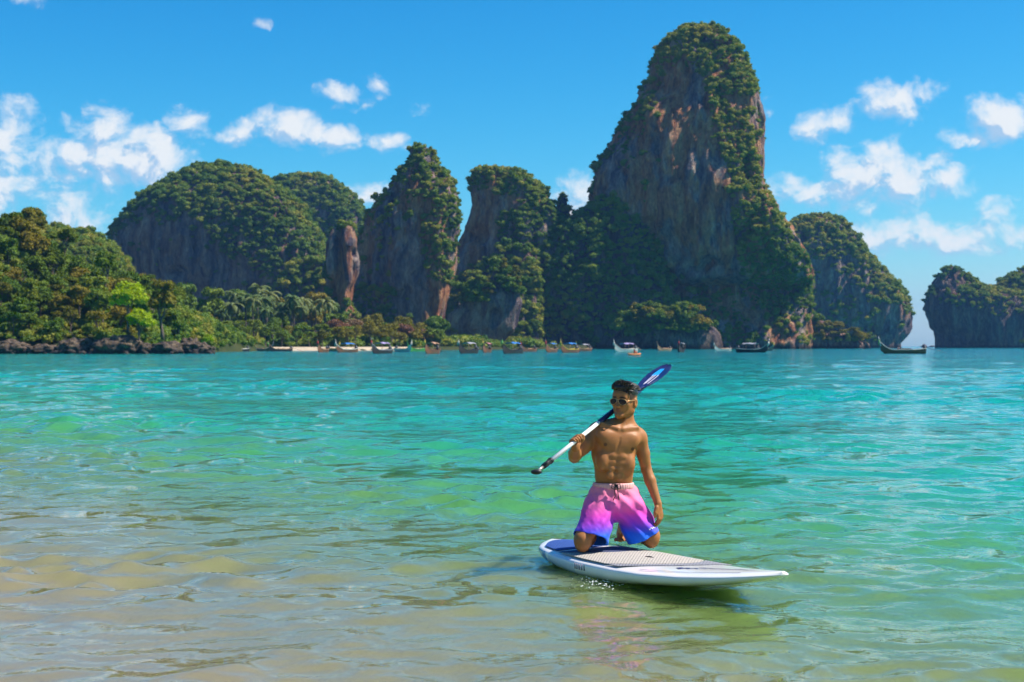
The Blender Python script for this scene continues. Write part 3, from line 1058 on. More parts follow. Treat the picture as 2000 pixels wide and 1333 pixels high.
TREE_KINDS['palm'] = [palm_kind(300), palm_kind(311), palm_kind(325)]

_tr = np.random.default_rng(77)
LEAVES = {'dark': LEAF_DARK, 'olive': LEAF_OLIVE, 'green': LEAF_GREEN, 'lime': LEAF_LIME, 'dry': LEAF_DRY, 'palm': LEAF_PALM, 'jungle': LEAF_JUNGLE}


def plant_tree(kind, leaf, loc, scale, label, group, name=None):
    """one tree: an Empty at its foot with its own trunk and crown"""
    crown, tr = TREE_KINDS[kind][int(_tr.integers(0, len(TREE_KINDS[kind])))]
    root = empty(name or ('palm_tree' if kind == 'palm' else 'broadleaf_tree'), loc, _tr.random() * 6.283)
    root.scale = (scale * (0.9 + 0.2 * _tr.random()), scale * (0.9 + 0.2 * _tr.random()), scale * (0.9 + 0.25 * _tr.random()))
    t = obj('trunk', tr, None, root)
    c = obj('crown', crown, None, root)
    if c.data.materials[0] is not LEAVES[leaf]:
        c.material_slots[0].link = 'OBJECT'
        c.material_slots[0].material = LEAVES[leaf]
    tag(root, label, 'palm' if kind == 'palm' else 'tree', group)
    return root


# trees of the near headland, row behind row up its slope
HEAD_TONE = {'dark': 'dark green', 'olive': 'olive-brown', 'green': 'mid-green', 'dry': 'reddish-brown', 'palm': ''}
SHAPE = {'round': 'round-crowned', 'tall': 'tall-crowned', 'umbrella': 'flat-topped', 'loose': 'open-crowned', 'palm': 'coconut palm'}
rngh = np.random.default_rng(404)
for row, Dd in enumerate(np.linspace(327, 392, 11)):
    step = 4.6 + 0.10 * row
    for x in np.arange(-0.375 * Dd, -0.19 * Dd, step * 1.08):
        xx = x + rngh.normal(0, 1.1)
        yy = Dd + rngh.normal(0, 1.6)
        z = float(head_h(np.array([xx]), np.array([yy]))[0])
        px = 1000 + xx / yy * FPX
        if z < 1.2 or px > 352 or px < -60:
            continue
        up = row / 10.0
        leaf = rngh.choice(['dark', 'olive', 'green'], p=[0.50 - 0.1 * up, 0.25, 0.25 + 0.1 * up] if px < 170 else [0.28, 0.44, 0.28])
        kind = rngh.choice(['round', 'tall', 'umbrella', 'loose'], p=[0.40, 0.25, 0.2, 0.15])
        sc = (0.72 + 0.46 * rngh.random()) * (0.80 if row < 2 else 1.0)
        zone = 'at the foot' if row < 3 else ('halfway up the slope' if row < 8 else 'along the ridge')
        lab = f"{HEAD_TONE[leaf]} {SHAPE[kind]} tree {zone} of the near headland"
        plant_tree(kind, leaf, (xx, yy, z - 0.3), sc, lab, lab.replace(' tree ', ' trees '))

# two bright lime trees with a shared trunk foot, and yellow-green shrubs by the rocks
for (px, py, D, sc, kind, lab) in [(250, 640, 321, 1.30, 'round', 'bright lime-green tree standing tall over the headland boulders'), (272, 668, 318.5, 1.05, 'round', 'bright lime-green tree low on the headland just above the boulders')]:
    p = W(px, py, D)
    plant_tree(kind, 'lime', tuple(p), sc, lab, 'lime trees on the headland')
plant_tree('tall', 'olive', tuple(W(318, 655, 340)), 1.15, 'tall olive tree with layered crown behind the lime-green trees', None)
plant_tree('tall', 'green', tuple(W(205, 560, 350)), 0.85, 'tall green tree topping the ridge above the lime-green trees', None)
plant_tree('round', 'lime', tuple(W(405, 683, 345)), 0.42, 'small bright yellow-green shrub at the tip of the headland rocks', None, 'shrub')
plant_tree('round', 'olive', tuple(W(378, 680, 340)), 0.40, 'small ochre shrub between the end boulders', None, 'shrub')

# trees behind the beach
rngb = np.random.default_rng(505)


def land_z(x, y):
    return float(land_h(np.array([x]), np.array([y]))[0])


for row, (dd, step) in enumerate([(16, 5.0), (26, 5.2), (38, 5.6), (52, 6.0), (68, 6.5), (86, 7.0), (106, 7.5)]):
    for x in np.arange(-128, 4, step):
        xx = x + rngb.normal(0, 1.2)
        yy = float(shore_y(xx)) + dd + rngb.normal(0, 2)
        px = 1000 + xx / yy * FPX
        if px < 345 or px > 858:
            continue
        dry = 660 < px < 835
        if row >= 2 and 430 < px < 650 and rngb.random() < 0.72:
            kind, leaf = 'palm', 'palm'
        elif dry and rngb.random() < 0.75:
            kind, leaf = rngb.choice(['loose', 'round']), 'dry' if rngb.random() < 0.72 else 'olive'
        else:
            kind = rngb.choice(['round', 'umbrella', 'tall', 'loose'])
            leaf = rngb.choice(['green', 'olive', 'dark'], p=[0.45, 0.35, 0.2])
        if dry and row > 3:
            continue
        sc = (0.85 + 0.45 * rngb.random()) * (0.85 + 0.14 * row if kind != 'palm' else 1.4)
        where = 'first in the belt behind the beach' if row < 2 else ('deep in the belt behind the beach' if row < 5 else 'at the back of the belt behind the beach')
        lab = f"{HEAD_TONE[leaf].replace('olive-brown', 'yellow-olive')} {SHAPE[kind]} tree {where}" if kind != 'palm' else 'coconut palm ' + where
        plant_tree(kind, leaf, (xx, yy, land_z(xx, yy) - 0.2), sc, lab, lab.replace(' tree ', ' trees '))
for (px, py, D, sc, lab) in [(462, 600, 700, 1.75, 'big blue-green tree rising above the palm grove'), (555, 606, 720, 1.6, 'large olive tree above the palm grove by the brown pillar'), (600, 600, 740, 1.5, 'rounded green tree at the foot of the brown pillar')]:
    p = W(px, py, D)
    plant_tree('umbrella' if sc > 1.7 else 'round', 'green' if sc != 1.6 else 'olive', (p[0], p[1], p[2] - 6), sc, lab, None)


# rocky knolls under sunlit trees
def knoll(name, rows, D, label, seed, trees, group, tlabel, depth=0.6, mat=None):
    V, F = karst(name, rows, D, label, depth=depth, skew=0.2, seed=seed, dz=1.0, rough=0.6, mat=mat or ROCK_GREY, cat='rock')
    from mathutils.bvhtree import BVHTree
    bv = BVHTree.FromPolygons([tuple(v) for v in V], [tuple(f) for f in F])
    rg = np.random.default_rng(seed)
    for (px, py, sc, kind, leaf) in trees:
        o = np.array([0, 0, CAMH])
        d = W(px, py, 1.0) - o
        d /= np.linalg.norm(d)
        hit = bv.ray_cast(Vector(o), Vector(d))[0]
        p = np.array(hit) if hit is not None else W(px, py, D)
        lab = tlabel[leaf].replace(' tree ', f' {SHAPE[kind]} tree ').replace(' bush ', f' {SHAPE[kind]} bush ')
        plant_tree(kind, leaf, (p[0], p[1] + 0.6, p[2] - 0.9 * sc), sc, lab, lab + ', one of several')


def spread(poly, n, seed, kinds, leaves, smin, smax):
    rg = np.random.default_rng(seed)
    poly = np.array(poly, float)
    out = []
    while len(out) < n:
        p = poly.min(0) + rg.random(2) * np.ptp(poly, axis=0)
        if in_poly(p[:1], p[1:], poly)[0] and all((p[0] - o[0]) ** 2 + (p[1] - o[1]) ** 2 > 150 for o in out):
            out.append((p[0], p[1], smin + (smax - smin) * rg.random(), str(rg.choice(kinds)), str(rg.choice(leaves))))
    return sorted(out, key=lambda o: o[1])


knoll('rocky_knoll', [(618, 1285, 1320), (624, 1245, 1360), (636, 1220, 1390), (650, 1205, 1405), (665, 1190, 1412), (690, 1185, 1415)], 806, 'low rocky knoll at the foot of the tall tower', 121,
      spread([(1210, 650), (1240, 626), (1290, 619), (1330, 622), (1370, 640), (1400, 655), (1395, 666), (1290, 674), (1215, 672)], 34, 9, ['round', 'umbrella', 'round'], ['green', 'olive', 'green'], 1.15, 1.75), 'sunlit trees on the knoll under the tower',
      {'green': 'sunlit green tree on the rocky knoll under the tall tower', 'olive': 'sunlit yellow-olive tree on the rocky knoll under the tall tower'}, mat=ROCK_DARK)
knoll('rocky_spur', [(530, 965, 985), (555, 945, 1010), (590, 905, 1020), (615, 872, 1012), (640, 858, 1005), (665, 850, 985), (690, 846, 980)], 760, 'purple-grey rocky spur topped by sunlit trees below the broad block', 131,
      spread([(955, 555), (980, 540), (1030, 560), (1010, 600), (960, 618), (880, 615), (900, 580)], 24, 19, ['round', 'umbrella', 'tall'], ['green', 'green', 'olive'], 1.0, 1.5) + [(862, 650, 0.9, 'tall', 'green'), (880, 660, 1.0, 'round', 'olive'), (905, 668, 0.9, 'round', 'olive'), (850, 672, 1.0, 'round', 'green')],
      'trees on the rocky spur', {'green': 'sunlit green tree on the purple-grey rocky spur', 'olive': 'yellow-olive tree on the purple-grey rocky spur'}, mat=ROCK_GREY)
knoll('shore_knoll', [(612, 1570, 1585), (630, 1565, 1612), (648, 1562, 1640), (660, 1560, 1672), (672, 1558, 1695), (690, 1558, 1700)], 980, 'low bushy knoll between the tower and the hump-backed headland', 141,
      spread([(1572, 625), (1600, 630), (1640, 652), (1690, 668), (1690, 680), (1580, 680)], 20, 29, ['round', 'umbrella'], ['olive', 'green', 'olive'], 1.0, 1.5), 'bushes on the shore knoll', {'green': 'green bush on the low knoll beside the hump-backed headland', 'olive': 'golden-olive bush on the low knoll beside the hump-backed headland'}, mat=ROCK_GREY)


# boulders along the headland shore
def boulder(px0, px1, ptop, D, seed, label):
    rg = np.random.default_rng(seed)
    v, f = ico_core(rg, 1.0, 4)
    w = (px1 - px0) / FPX * D / 2
    h = (HORIZ + CAMH * FPX / D - ptop) / FPX * D
    d = 1 + 0.30 * fbm(v * 1.7, seed, 3) + 0.26 * (np.abs(fbm(v * 2.6, seed + 5, 3)) * 2 - 0.5) + 0.10 * fbm(v * 7, seed + 3, 3)
    v = v * d[:, None]
    v = np.sign(v) * np.abs(v) ** 0.9
    v = v * [w, w * 0.8, h * 0.95]
    v[:, 2] += h * 0.05
    o = obj('boulder', mesh_np('boulder', v, f), BOULDER)
    c = W((px0 + px1) / 2, 0, D)
    o.location = (c[0], D, 0.0)
    tag(o, label, 'boulder', 'boulders along the headland shore')


BOULDER, _t, _b = material('shore_rock')
_geo = _t.new('ShaderNodeNewGeometry')
_n1 = _t.noise(_geo.outputs['Position'], 0.7, 7, 0.65)
_c = _t.ramp(_n1, [(0.34, (0.022, 0.015, 0.010)), (0.54, (0.085, 0.056, 0.034)), (0.78, (0.26, 0.19, 0.10))])
_sx = _t.new('ShaderNodeSeparateXYZ')
_t.put(_sx.inputs[0], _geo.outputs['Position'])
_wet = _t.maprange(_t.math('ADD', _sx.outputs[2], _n1), 0.9, 2.2)
_t.put(_b.inputs['Base Color'], _t.mix(_wet, (0.022, 0.017, 0.014), _c))
_t.put(_b.inputs['Normal'], _t.bump(_n1, 0.8, 0.5))
_b.inputs['Roughness'].default_value = 0.85
for _k, (a, b_, tp, D, lab) in enumerate([
        (-30, 60, 666, 320, 'dark low boulder ledge under ochre trees at the headland shore'), (45, 120, 672, 319.5, 'small dark boulder in the middle of the headland ledge'),
        (105, 190, 664, 320, 'weathered grey boulder under the dark headland trees'), (175, 285, 657, 319, 'largest rounded boulder with mossy top below the lime-green trees'),
        (265, 300, 672, 317.5, 'small dark boulder wedged beside the largest boulder'), (285, 362, 668, 318.5, 'sloping brown boulder right under the lime-green trees'.replace('right under', 'just under')), (345, 392, 662, 322, 'pale-topped boulder near the headland tip'),
        (352, 420, 669, 320, 'black pointed boulder at the very tip of the headland'), (225, 262, 676, 316.5, 'tiny dark boulder in front of the largest boulder')]):
    boulder(a, b_, tp, D, 900 + _k, lab)
# ---------------------------------------------------------------- longtail boats
PAINT = {k: plain('boat_' + k, c, 0.55, vary=0.2, scale=2.0) for k, c in {
    'brown': (0.20, 0.080, 0.038), 'black': (0.030, 0.022, 0.022), 'white': (0.62, 0.58, 0.50), 'tan': (0.42, 0.24, 0.13), 'grey': (0.30, 0.30, 0.33),
    'blue': (0.025, 0.16, 0.46), 'pink': (0.55, 0.20, 0.26), 'red': (0.55, 0.035, 0.045), 'green': (0.10, 0.36, 0.08), 'yellow': (0.60, 0.42, 0.04), 'purple': (0.30, 0.24, 0.42), 'orange': (0.65, 0.16, 0.03), 'rust': (0.30, 0.07, 0.02)}.items()}
STEEL = plain('engine_steel', (0.10, 0.10, 0.11), 0.4, metal=0.7)


def boat_hull_mesh(two=True):
    """open wooden hull, bow towards -X, upswept stem; returns outer hull mesh and gunwale mesh"""
    L, ns, nc = 9.6, 26, 9
    mbo, mbg = MB(), MB()
    rows, inn = [], []
    for i in range(ns):
        s = i / (ns - 1)
        x = -L / 2 + L * s
        bw = 0.92 * np.clip(math.sin(min(1, s / 0.55) * math.pi / 2), 0.02, 1) ** 0.75 * (1.0 if s < 0.6 else 1 - 0.35 * ((s - 0.6) / 0.4) ** 2)
        sheer = 0.62 + 1.15 * max(0, (0.30 - s) / 0.30) ** 1.9 + 0.22 * max(0, (s - 0.7) / 0.3) ** 1.5
        keel = -0.32 + 0.85 * max(0, (0.16 - s) / 0.16) ** 1.4
        a = np.linspace(-1, 1, nc)
        yy = bw * np.sign(a) * np.abs(a) ** 0.75
        zz = keel + (sheer - keel) * np.abs(a) ** 2.2
        rows.append(np.stack([np.full(nc, x), yy, zz], -1))
        inn.append(np.stack([np.full(nc, x), yy * 0.92, np.maximum(zz, keel + 0.06) + 0.015 - 0.0 * a], -1))
    R = np.array(rows)
    mbo.grid(R)
    I = np.array(inn)
    mbo.grid(I[:, ::-1])
    # transom
    q = R[-1]
    mbo.add(np.vstack([q, [[q[0, 0], 0, q[0, 2]]]]), [[k, k + 1, nc] for k in range(nc - 1)])
    for e in (0, -1):
        mbg.tube(R[:, e] + [0, 0, 0.02], 0.055, 6)
    # tall stem post rising from the bow
    st = [np.array([-4.72, 0, 1.2]), np.array([-4.95, 0, 1.75]), np.array([-5.12, 0, 2.25]), np.array([-5.30, 0, 2.75])]
    mbg.tube(st, [0.12, 0.11, 0.09, 0.05], 6)
    return mbo.mesh('hull'), mbg.mesh('gunwale')


HULL_ME, GUN_ME = boat_hull_mesh()
CAN_ME = None


def canopy_mesh(x0, x1, z, w=0.95):
    xs = np.linspace(x0, x1, 9)
    a = np.linspace(-1, 1, 9)
    P = np.stack([np.repeat(xs[:, None], 9, 1), np.repeat(a[None] * w, 9, 0), z + 0.22 * (1 - a[None] ** 2) + 0.05 * np.sin(xs[:, None] * 2.2)], -1)
    mb = MB().grid(P).grid((P - [0, 0, 0.05])[:, ::-1])
    return mb.mesh('canopy')


CAN_ME = canopy_mesh(-1.6, 2.6, 1.75)
POST_ME = MB().tube([[0, 0, 0.4], [0, 0, 1.8]], 0.035, 6).mesh('canopy_post')
_mb = MB()
for _k, (_dx, _dz) in enumerate([(0, 0), (0.06, -0.16), (0.12, -0.30)]):
    _mb.tube([[-5.16 + _dx, 0.10 * math.sin(a), 2.30 + _dz + 0.02 * math.cos(a)] for a in np.linspace(0, 6.283, 9)], 0.085, 5, cap=False)
_mb.tube([[-5.14, 0.06, 2.2], [-5.22, 0.16, 1.8], [-5.16, 0.20, 1.3]], [0.09, 0.12, 0.05], 5)
_mb.tube([[-5.14, -0.06, 2.2], [-5.24, -0.12, 1.9], [-5.20, -0.18, 1.45]], [0.09, 0.10, 0.04], 5)
RIB_ME = _mb.mesh('prow_ribbon')
_mb = MB().box((4.55, 0, 1.05), (0.75, 0.42, 0.42)).box((4.35, 0, 1.36), (0.34, 0.30, 0.22)).tube([[4.2, 0, 1.05], [3.4, 0.1, 1.25]], 0.03, 5).tube([[4.6, 0, 0.55], [4.6, 0, 0.9]], 0.07, 6)
ENG_ME = _mb.mesh('engine')
SHAFT_ME = MB().tube([[4.9, 0, 1.0], [9.2, 0, 0.15]], [0.045, 0.03], 6).mesh('tail_shaft')
CARGO_ME = MB().box((0.2, 0, 0.62), (3.0, 1.0, 0.42)).mesh('seat_box', False)


def longtail(px, py, rz, hull, trim, canopy, ribbon, label, scale=1.0, engine=True, cargo=None, group='longtail boats moored in the bay'):
    D = CAMH * FPX / (py - HORIZ)
    root = empty('longtail_boat', ((px - 1000) / FPX * D, D, 0), math.radians(rz))
    root.scale = (scale, scale * 1.1, scale * 1.35)
    def part(name, me, col):
        o = obj(name, me, None, root)
        if not me.materials:
            me.materials.append(PAINT['brown'])
        o.material_slots[0].link = 'OBJECT'
        o.material_slots[0].material = PAINT[col] if isinstance(col, str) else col
        return o
    part('hull', HULL_ME, hull)
    part('gunwale', GUN_ME, trim)
    if canopy:
        part('canopy', CAN_ME, canopy)
        for x in (-1.4, 2.4):
            for y in (-0.8, 0.8):
                p = part('canopy_post', POST_ME, 'tan')
                p.location = (x, y, 0)
    if cargo:
        part('seat_box', CARGO_ME, cargo)
    if ribbon:
        part('prow_ribbon', RIB_ME, ribbon)
    if engine:
        part('engine', ENG_ME, STEEL)
        part('tail_shaft', SHAFT_ME, STEEL)
    tag(root, label, 'boat', group)
    return root


BOATS = [
    (463, 687.0, 15, 'black', 'white', None, 'red', 'dark longtail with pale rim, first in the row drawn up by the headland tip'),
    (508, 686.4, 195, 'brown', 'grey', None, None, 'brown open longtail in the row along the beach, no flag'),
    (548, 686.6, 10, 'black', 'tan', None, 'green', 'black longtail with tan rim lying along the beach'),
    (630, 688.6, 50, 'brown', 'tan', None, 'red', 'brown longtail with bright red prow ribbon off the sand strip'),
    (652, 686.6, 120, 'tan', 'yellow', None, 'yellow', 'small tan longtail with yellow ribbon between the red-ribboned and blue-roofed boats'),
    (677, 688.6, 28, 'brown', 'white', 'blue', 'white', 'longtail with bright blue canopy beside the sand strip'),
    (745, 691.0, 68, 'black', 'grey', 'purple', 'red', 'black longtail with lilac canopy and red ribbon, seen bow on'),
    (788, 687.8, 150, 'white', 'white', None, 'white', 'white-hulled longtail before the reddish-brown trees'),
    (815, 686.9, 20, 'green', 'green', None, None, 'low green boat near the white-hulled longtail'),
    (843, 691.2, 75, 'brown', 'brown', 'tan', 'yellow', 'brown longtail with tan canopy and yellow ribbon, seen bow on'),
    (914, 690.8, 66, 'black', 'black', 'grey', 'white', 'black longtail with grey canopy below the rocky spur'),
    (950, 689.0, 48, 'brown', 'brown', 'pink', 'yellow', 'longtail with dusty pink canopy below the rocky spur'),
    (1000, 691.3, 32, 'black', 'black', 'blue', 'green', 'large black longtail with blue canopy and green prow ribbon'),
    (1032, 687.3, 60, 'brown', 'brown', None, 'red', 'longtail with a big red ribbon beside the large blue-roofed boat'),
    (1076, 688.4, 40, 'brown', 'tan', 'blue', 'red', 'tan-rimmed longtail with pale blue canopy off the dark slope'),
    (1112, 689.3, 30, 'brown', 'yellow', 'blue', 'yellow', 'yellow-rimmed longtail with blue canopy off the dark slope'),
    (1140, 686.4, 55, 'brown', 'tan', 'grey', 'green', 'small longtail with grey canopy and green ribbon off the dark slope'),
    (1222, 688.4, 14, 'white', 'white', 'purple', 'white', 'white longtail with lilac canopy and pale high prow under the knoll'),
    (1297, 685.4, 20, 'tan', 'tan', None, None, 'small tan open boat under the tower foot'),
    (1330, 688.3, 45, 'black', 'black', 'grey', 'red', 'black longtail with red ribbon under the tower foot'),
    (1411, 685.9, 12, 'white', 'tan', None, 'white', 'pale open longtail lying broadside under the tower'),
    (1469, 688.8, 170, 'black', 'white', 'grey', 'white', 'black longtail with white rim and grey canopy under the tower'),
    (1495, 685.4, 150, 'tan', 'white', None, 'yellow', 'small tan longtail just beyond the white-rimmed black boat'),
]
for (px, py, rz, h, tr, ca, rb, lab) in BOATS:
    longtail(px, py, rz if abs(rz - 90) < 40 else (rz + 32 if rz < 90 else rz - 28), h, tr, ca, rb, lab, scale=0.86 if py < 687.5 else 0.92, cargo='tan' if not ca else None)
BIG = longtail(1764, 691.2, -4, 'brown', 'white', None, 'green', 'long brown longtail with green prow ribbon alone in the channel', scale=0.98, cargo='rust', group=None)
# ---------------------------------------------------------------- smooth bodies from blended shapes
class Field:
    """signed distance grid; shapes are blended in, then skinned as one continuous surface"""
    def __init__(self, lo, hi, h):
        self.lo, self.h = np.asarray(lo, float), h
        self.n = np.ceil((np.asarray(hi, float) - self.lo) / h).astype(int) + 1
        self.phi = np.full(self.n, 1.0, np.float32)

    def _sub(self, lo, hi):
        a = np.clip(np.floor((np.asarray(lo) - self.lo) / self.h).astype(int), 0, self.n - 1)
        b = np.clip(np.ceil((np.asarray(hi) - self.lo) / self.h).astype(int) + 1, 1, self.n)
        sl = tuple(slice(i, j) for i, j in zip(a, b))
        ax = [self.lo[k] + self.h * np.arange(a[k], b[k]) for k in range(3)]
        P = np.stack(np.meshgrid(*ax, indexing='ij'), -1)
        return sl, P

    def blend(self, fn, lo, hi, k, op='add'):
        m = max(k, 0.012) + 0.03
        sl, P = self._sub(np.asarray(lo) - m, np.asarray(hi) + m)
        if P.size == 0:
            return
        d = fn(P).astype(np.float32)
        a = self.phi[sl]
        if op == 'add':
            h = np.maximum(k - np.abs(a - d), 0) / max(k, 1e-6)
            self.phi[sl] = np.minimum(a, d) - h * h * k * 0.25
        else:
            d = -d
            h = np.maximum(k - np.abs(a - d), 0) / max(k, 1e-6)
            self.phi[sl] = np.maximum(a, d) + h * h * k * 0.25

    def cone(self, a, b, ra, rb, k=0.02, op='add'):
        a, b = np.asarray(a, float), np.asarray(b, float)
        r = max(ra, rb)
        ba = b - a
        L2 = max(ba @ ba, 1e-9)
        def fn(P):
            t = np.clip(((P - a) @ ba) / L2, 0, 1)
            return np.linalg.norm(P - a - t[..., None] * ba, axis=-1) - (ra + (rb - ra) * t)
        self.blend(fn, np.minimum(a, b) - r, np.maximum(a, b) + r, k, op)

    def chain(self, pts, rad, k=0.02):
        for i in range(len(pts) - 1):
            self.cone(pts[i], pts[i + 1], rad[i], rad[i + 1], k)

    def ell(self, c, r, k=0.02, R=None, op='add'):
        c, r = np.asarray(c, float), np.asarray(r, float)
        R = np.eye(3) if R is None else np.asarray(R)      # columns: local axes in world
        def fn(P):
            q = (P - c) @ R
            k0 = np.linalg.norm(q / r, axis=-1)
            k1 = np.linalg.norm(q / (r * r), axis=-1)
            return k0 * (k0 - 1.0) / np.maximum(k1, 1e-6)
        self.blend(fn, c - r.max(), c + r.max(), k, op)

    def skin(self):
        """surface nets"""
        p = self.phi
        ins = p < 0
        nx, ny, nz = p.shape
        cnt = np.zeros((nx - 1, ny - 1, nz - 1), np.int8)
        for dx in (0, 1):
            for dy in (0, 1):
                for dz in (0, 1):
                    cnt += ins[dx:nx - 1 + dx, dy:ny - 1 + dy, dz:nz - 1 + dz]
        act = (cnt > 0) & (cnt < 8)
        I = np.argwhere(act)
        idx = np.full(act.shape, -1, np.int32)
        idx[act] = np.arange(len(I))
        acc = np.zeros((len(I), 3))
        wt_ = np.zeros(len(I))
        cor = [(x, y, z) for x in (0, 1) for y in (0, 1) for z in (0, 1)]
        val = {c: p[I[:, 0] + c[0], I[:, 1] + c[1], I[:, 2] + c[2]].astype(float) for c in cor}
        for a in cor:
            for ax in range(3):
                if a[ax] == 0:
                    b = tuple(1 if q == ax else a[q] for q in range(3))
                    va, vb = val[a], val[b]
                    cr = (va < 0) != (vb < 0)
                    t = np.where(cr, va / np.where(np.abs(va - vb) < 1e-12, 1, va - vb), 0)
                    pt = np.array(a, float)[None] + t[:, None] * (np.array(b, float) - np.array(a, float))[None]
                    acc += np.where(cr[:, None], pt, 0)
                    wt_ += cr
        V = self.lo + self.h * (I + acc / np.maximum(wt_, 1)[:, None])
        F = []
        for ax in range(3):
            u, v = (ax + 1) % 3, (ax + 2) % 3
            s0 = [slice(None)] * 3
            s1 = [slice(None)] * 3
            s0[ax], s1[ax] = slice(0, -1), slice(1, None)
            A, B = ins[tuple(s0)], ins[tuple(s1)]
            E = np.argwhere(A != B)
            ok = (E[:, u] > 0) & (E[:, v] > 0) & (E[:, u] < p.shape[u] - 1) & (E[:, v] < p.shape[v] - 1)
            E = E[ok]
            q = []
            for du, dv in ((1, 1), (0, 1), (0, 0), (1, 0)):
                c = E.copy()
                c[:, u] -= du
                c[:, v] -= dv
                q.append(idx[c[:, 0], c[:, 1], c[:, 2]])
            q = np.stack(q, -1)
            fl = ~A[E[:, 0], E[:, 1], E[:, 2]]
            q[fl] = q[fl][:, ::-1]
            F.append(q)
        F = np.concatenate(F)
        F = F[(F >= 0).all(1)]
        # light smoothing towards neighbours
        for _ in range(2):
            s = np.zeros_like(V)
            c = np.zeros(len(V))
            for i in range(4):
                j = (i + 1) % 4
                np.add.at(s, F[:, i], V[F[:, j]])
                np.add.at(s, F[:, j], V[F[:, i]])
                np.add.at(c, F[:, i], 1)
                np.add.at(c, F[:, j], 1)
            V = V * 0.6 + 0.4 * s / np.maximum(c, 1)[:, None]
        return V, F


def colour_attr(me, C):
    a = me.color_attributes.new('tint', 'FLOAT_COLOR', 'POINT')
    a.data.foreach_set('color', np.column_stack([C, np.ones(len(C))]).astype(np.float32).ravel())


# ---------------------------------------------------------------- paddle board
DECK = 0.140                                            # deck height over the water where he kneels
B_TAIL, B_NOSE = np.array([0.305, 11.62]), np.array([1.645, 9.30])
B_AX = B_NOSE - B_TAIL
B_LEN = float(np.linalg.norm(B_AX))
B_AX = B_AX / B_LEN
B_RT = np.array([-B_AX[1], B_AX[0]])                    # towards the far (picture-right) rail
B_ANG = math.atan2(B_AX[1], B_AX[0])


def board_profile(s):
    hw = 0.372 * np.clip(np.interp(s, [0, 0.006, 0.02, 0.05, 0.10, 0.20, 0.35, 0.50, 0.62, 0.74, 0.84, 0.92, 0.965, 0.99, 1.0], [0.10, 0.22, 0.38, 0.54, 0.68, 0.86, 0.98, 1.0, 0.96, 0.84, 0.66, 0.45, 0.29, 0.17, 0.06]), 0.01, 2)
    top = DECK + np.interp(s, [0, 0.1, 0.3, 0.5, 0.62, 0.75, 0.88, 1.0], [0.004, 0.0, 0.0, 0.003, 0.010, 0.030, 0.062, 0.098])
    thick = np.interp(s, [0, 0.02, 0.1, 0.3, 0.5, 0.62, 0.74, 0.84, 0.92, 1.0], [0.045, 0.085, 0.13, 0.160, 0.145, 0.120, 0.105, 0.090, 0.068, 0.030])
    return hw, top, thick


def board_pt(s, a, off=0.0):
    """deck point: s along, a across (-1 near-left rail .. 1 far rail), local coordinates about the tail"""
    hw, top, th = board_profile(s)
    crown = 0.020 * (1 - np.abs(a) ** 2.5)
    return np.stack([s * B_LEN, a * hw, top - 0.020 + crown + off], -1)


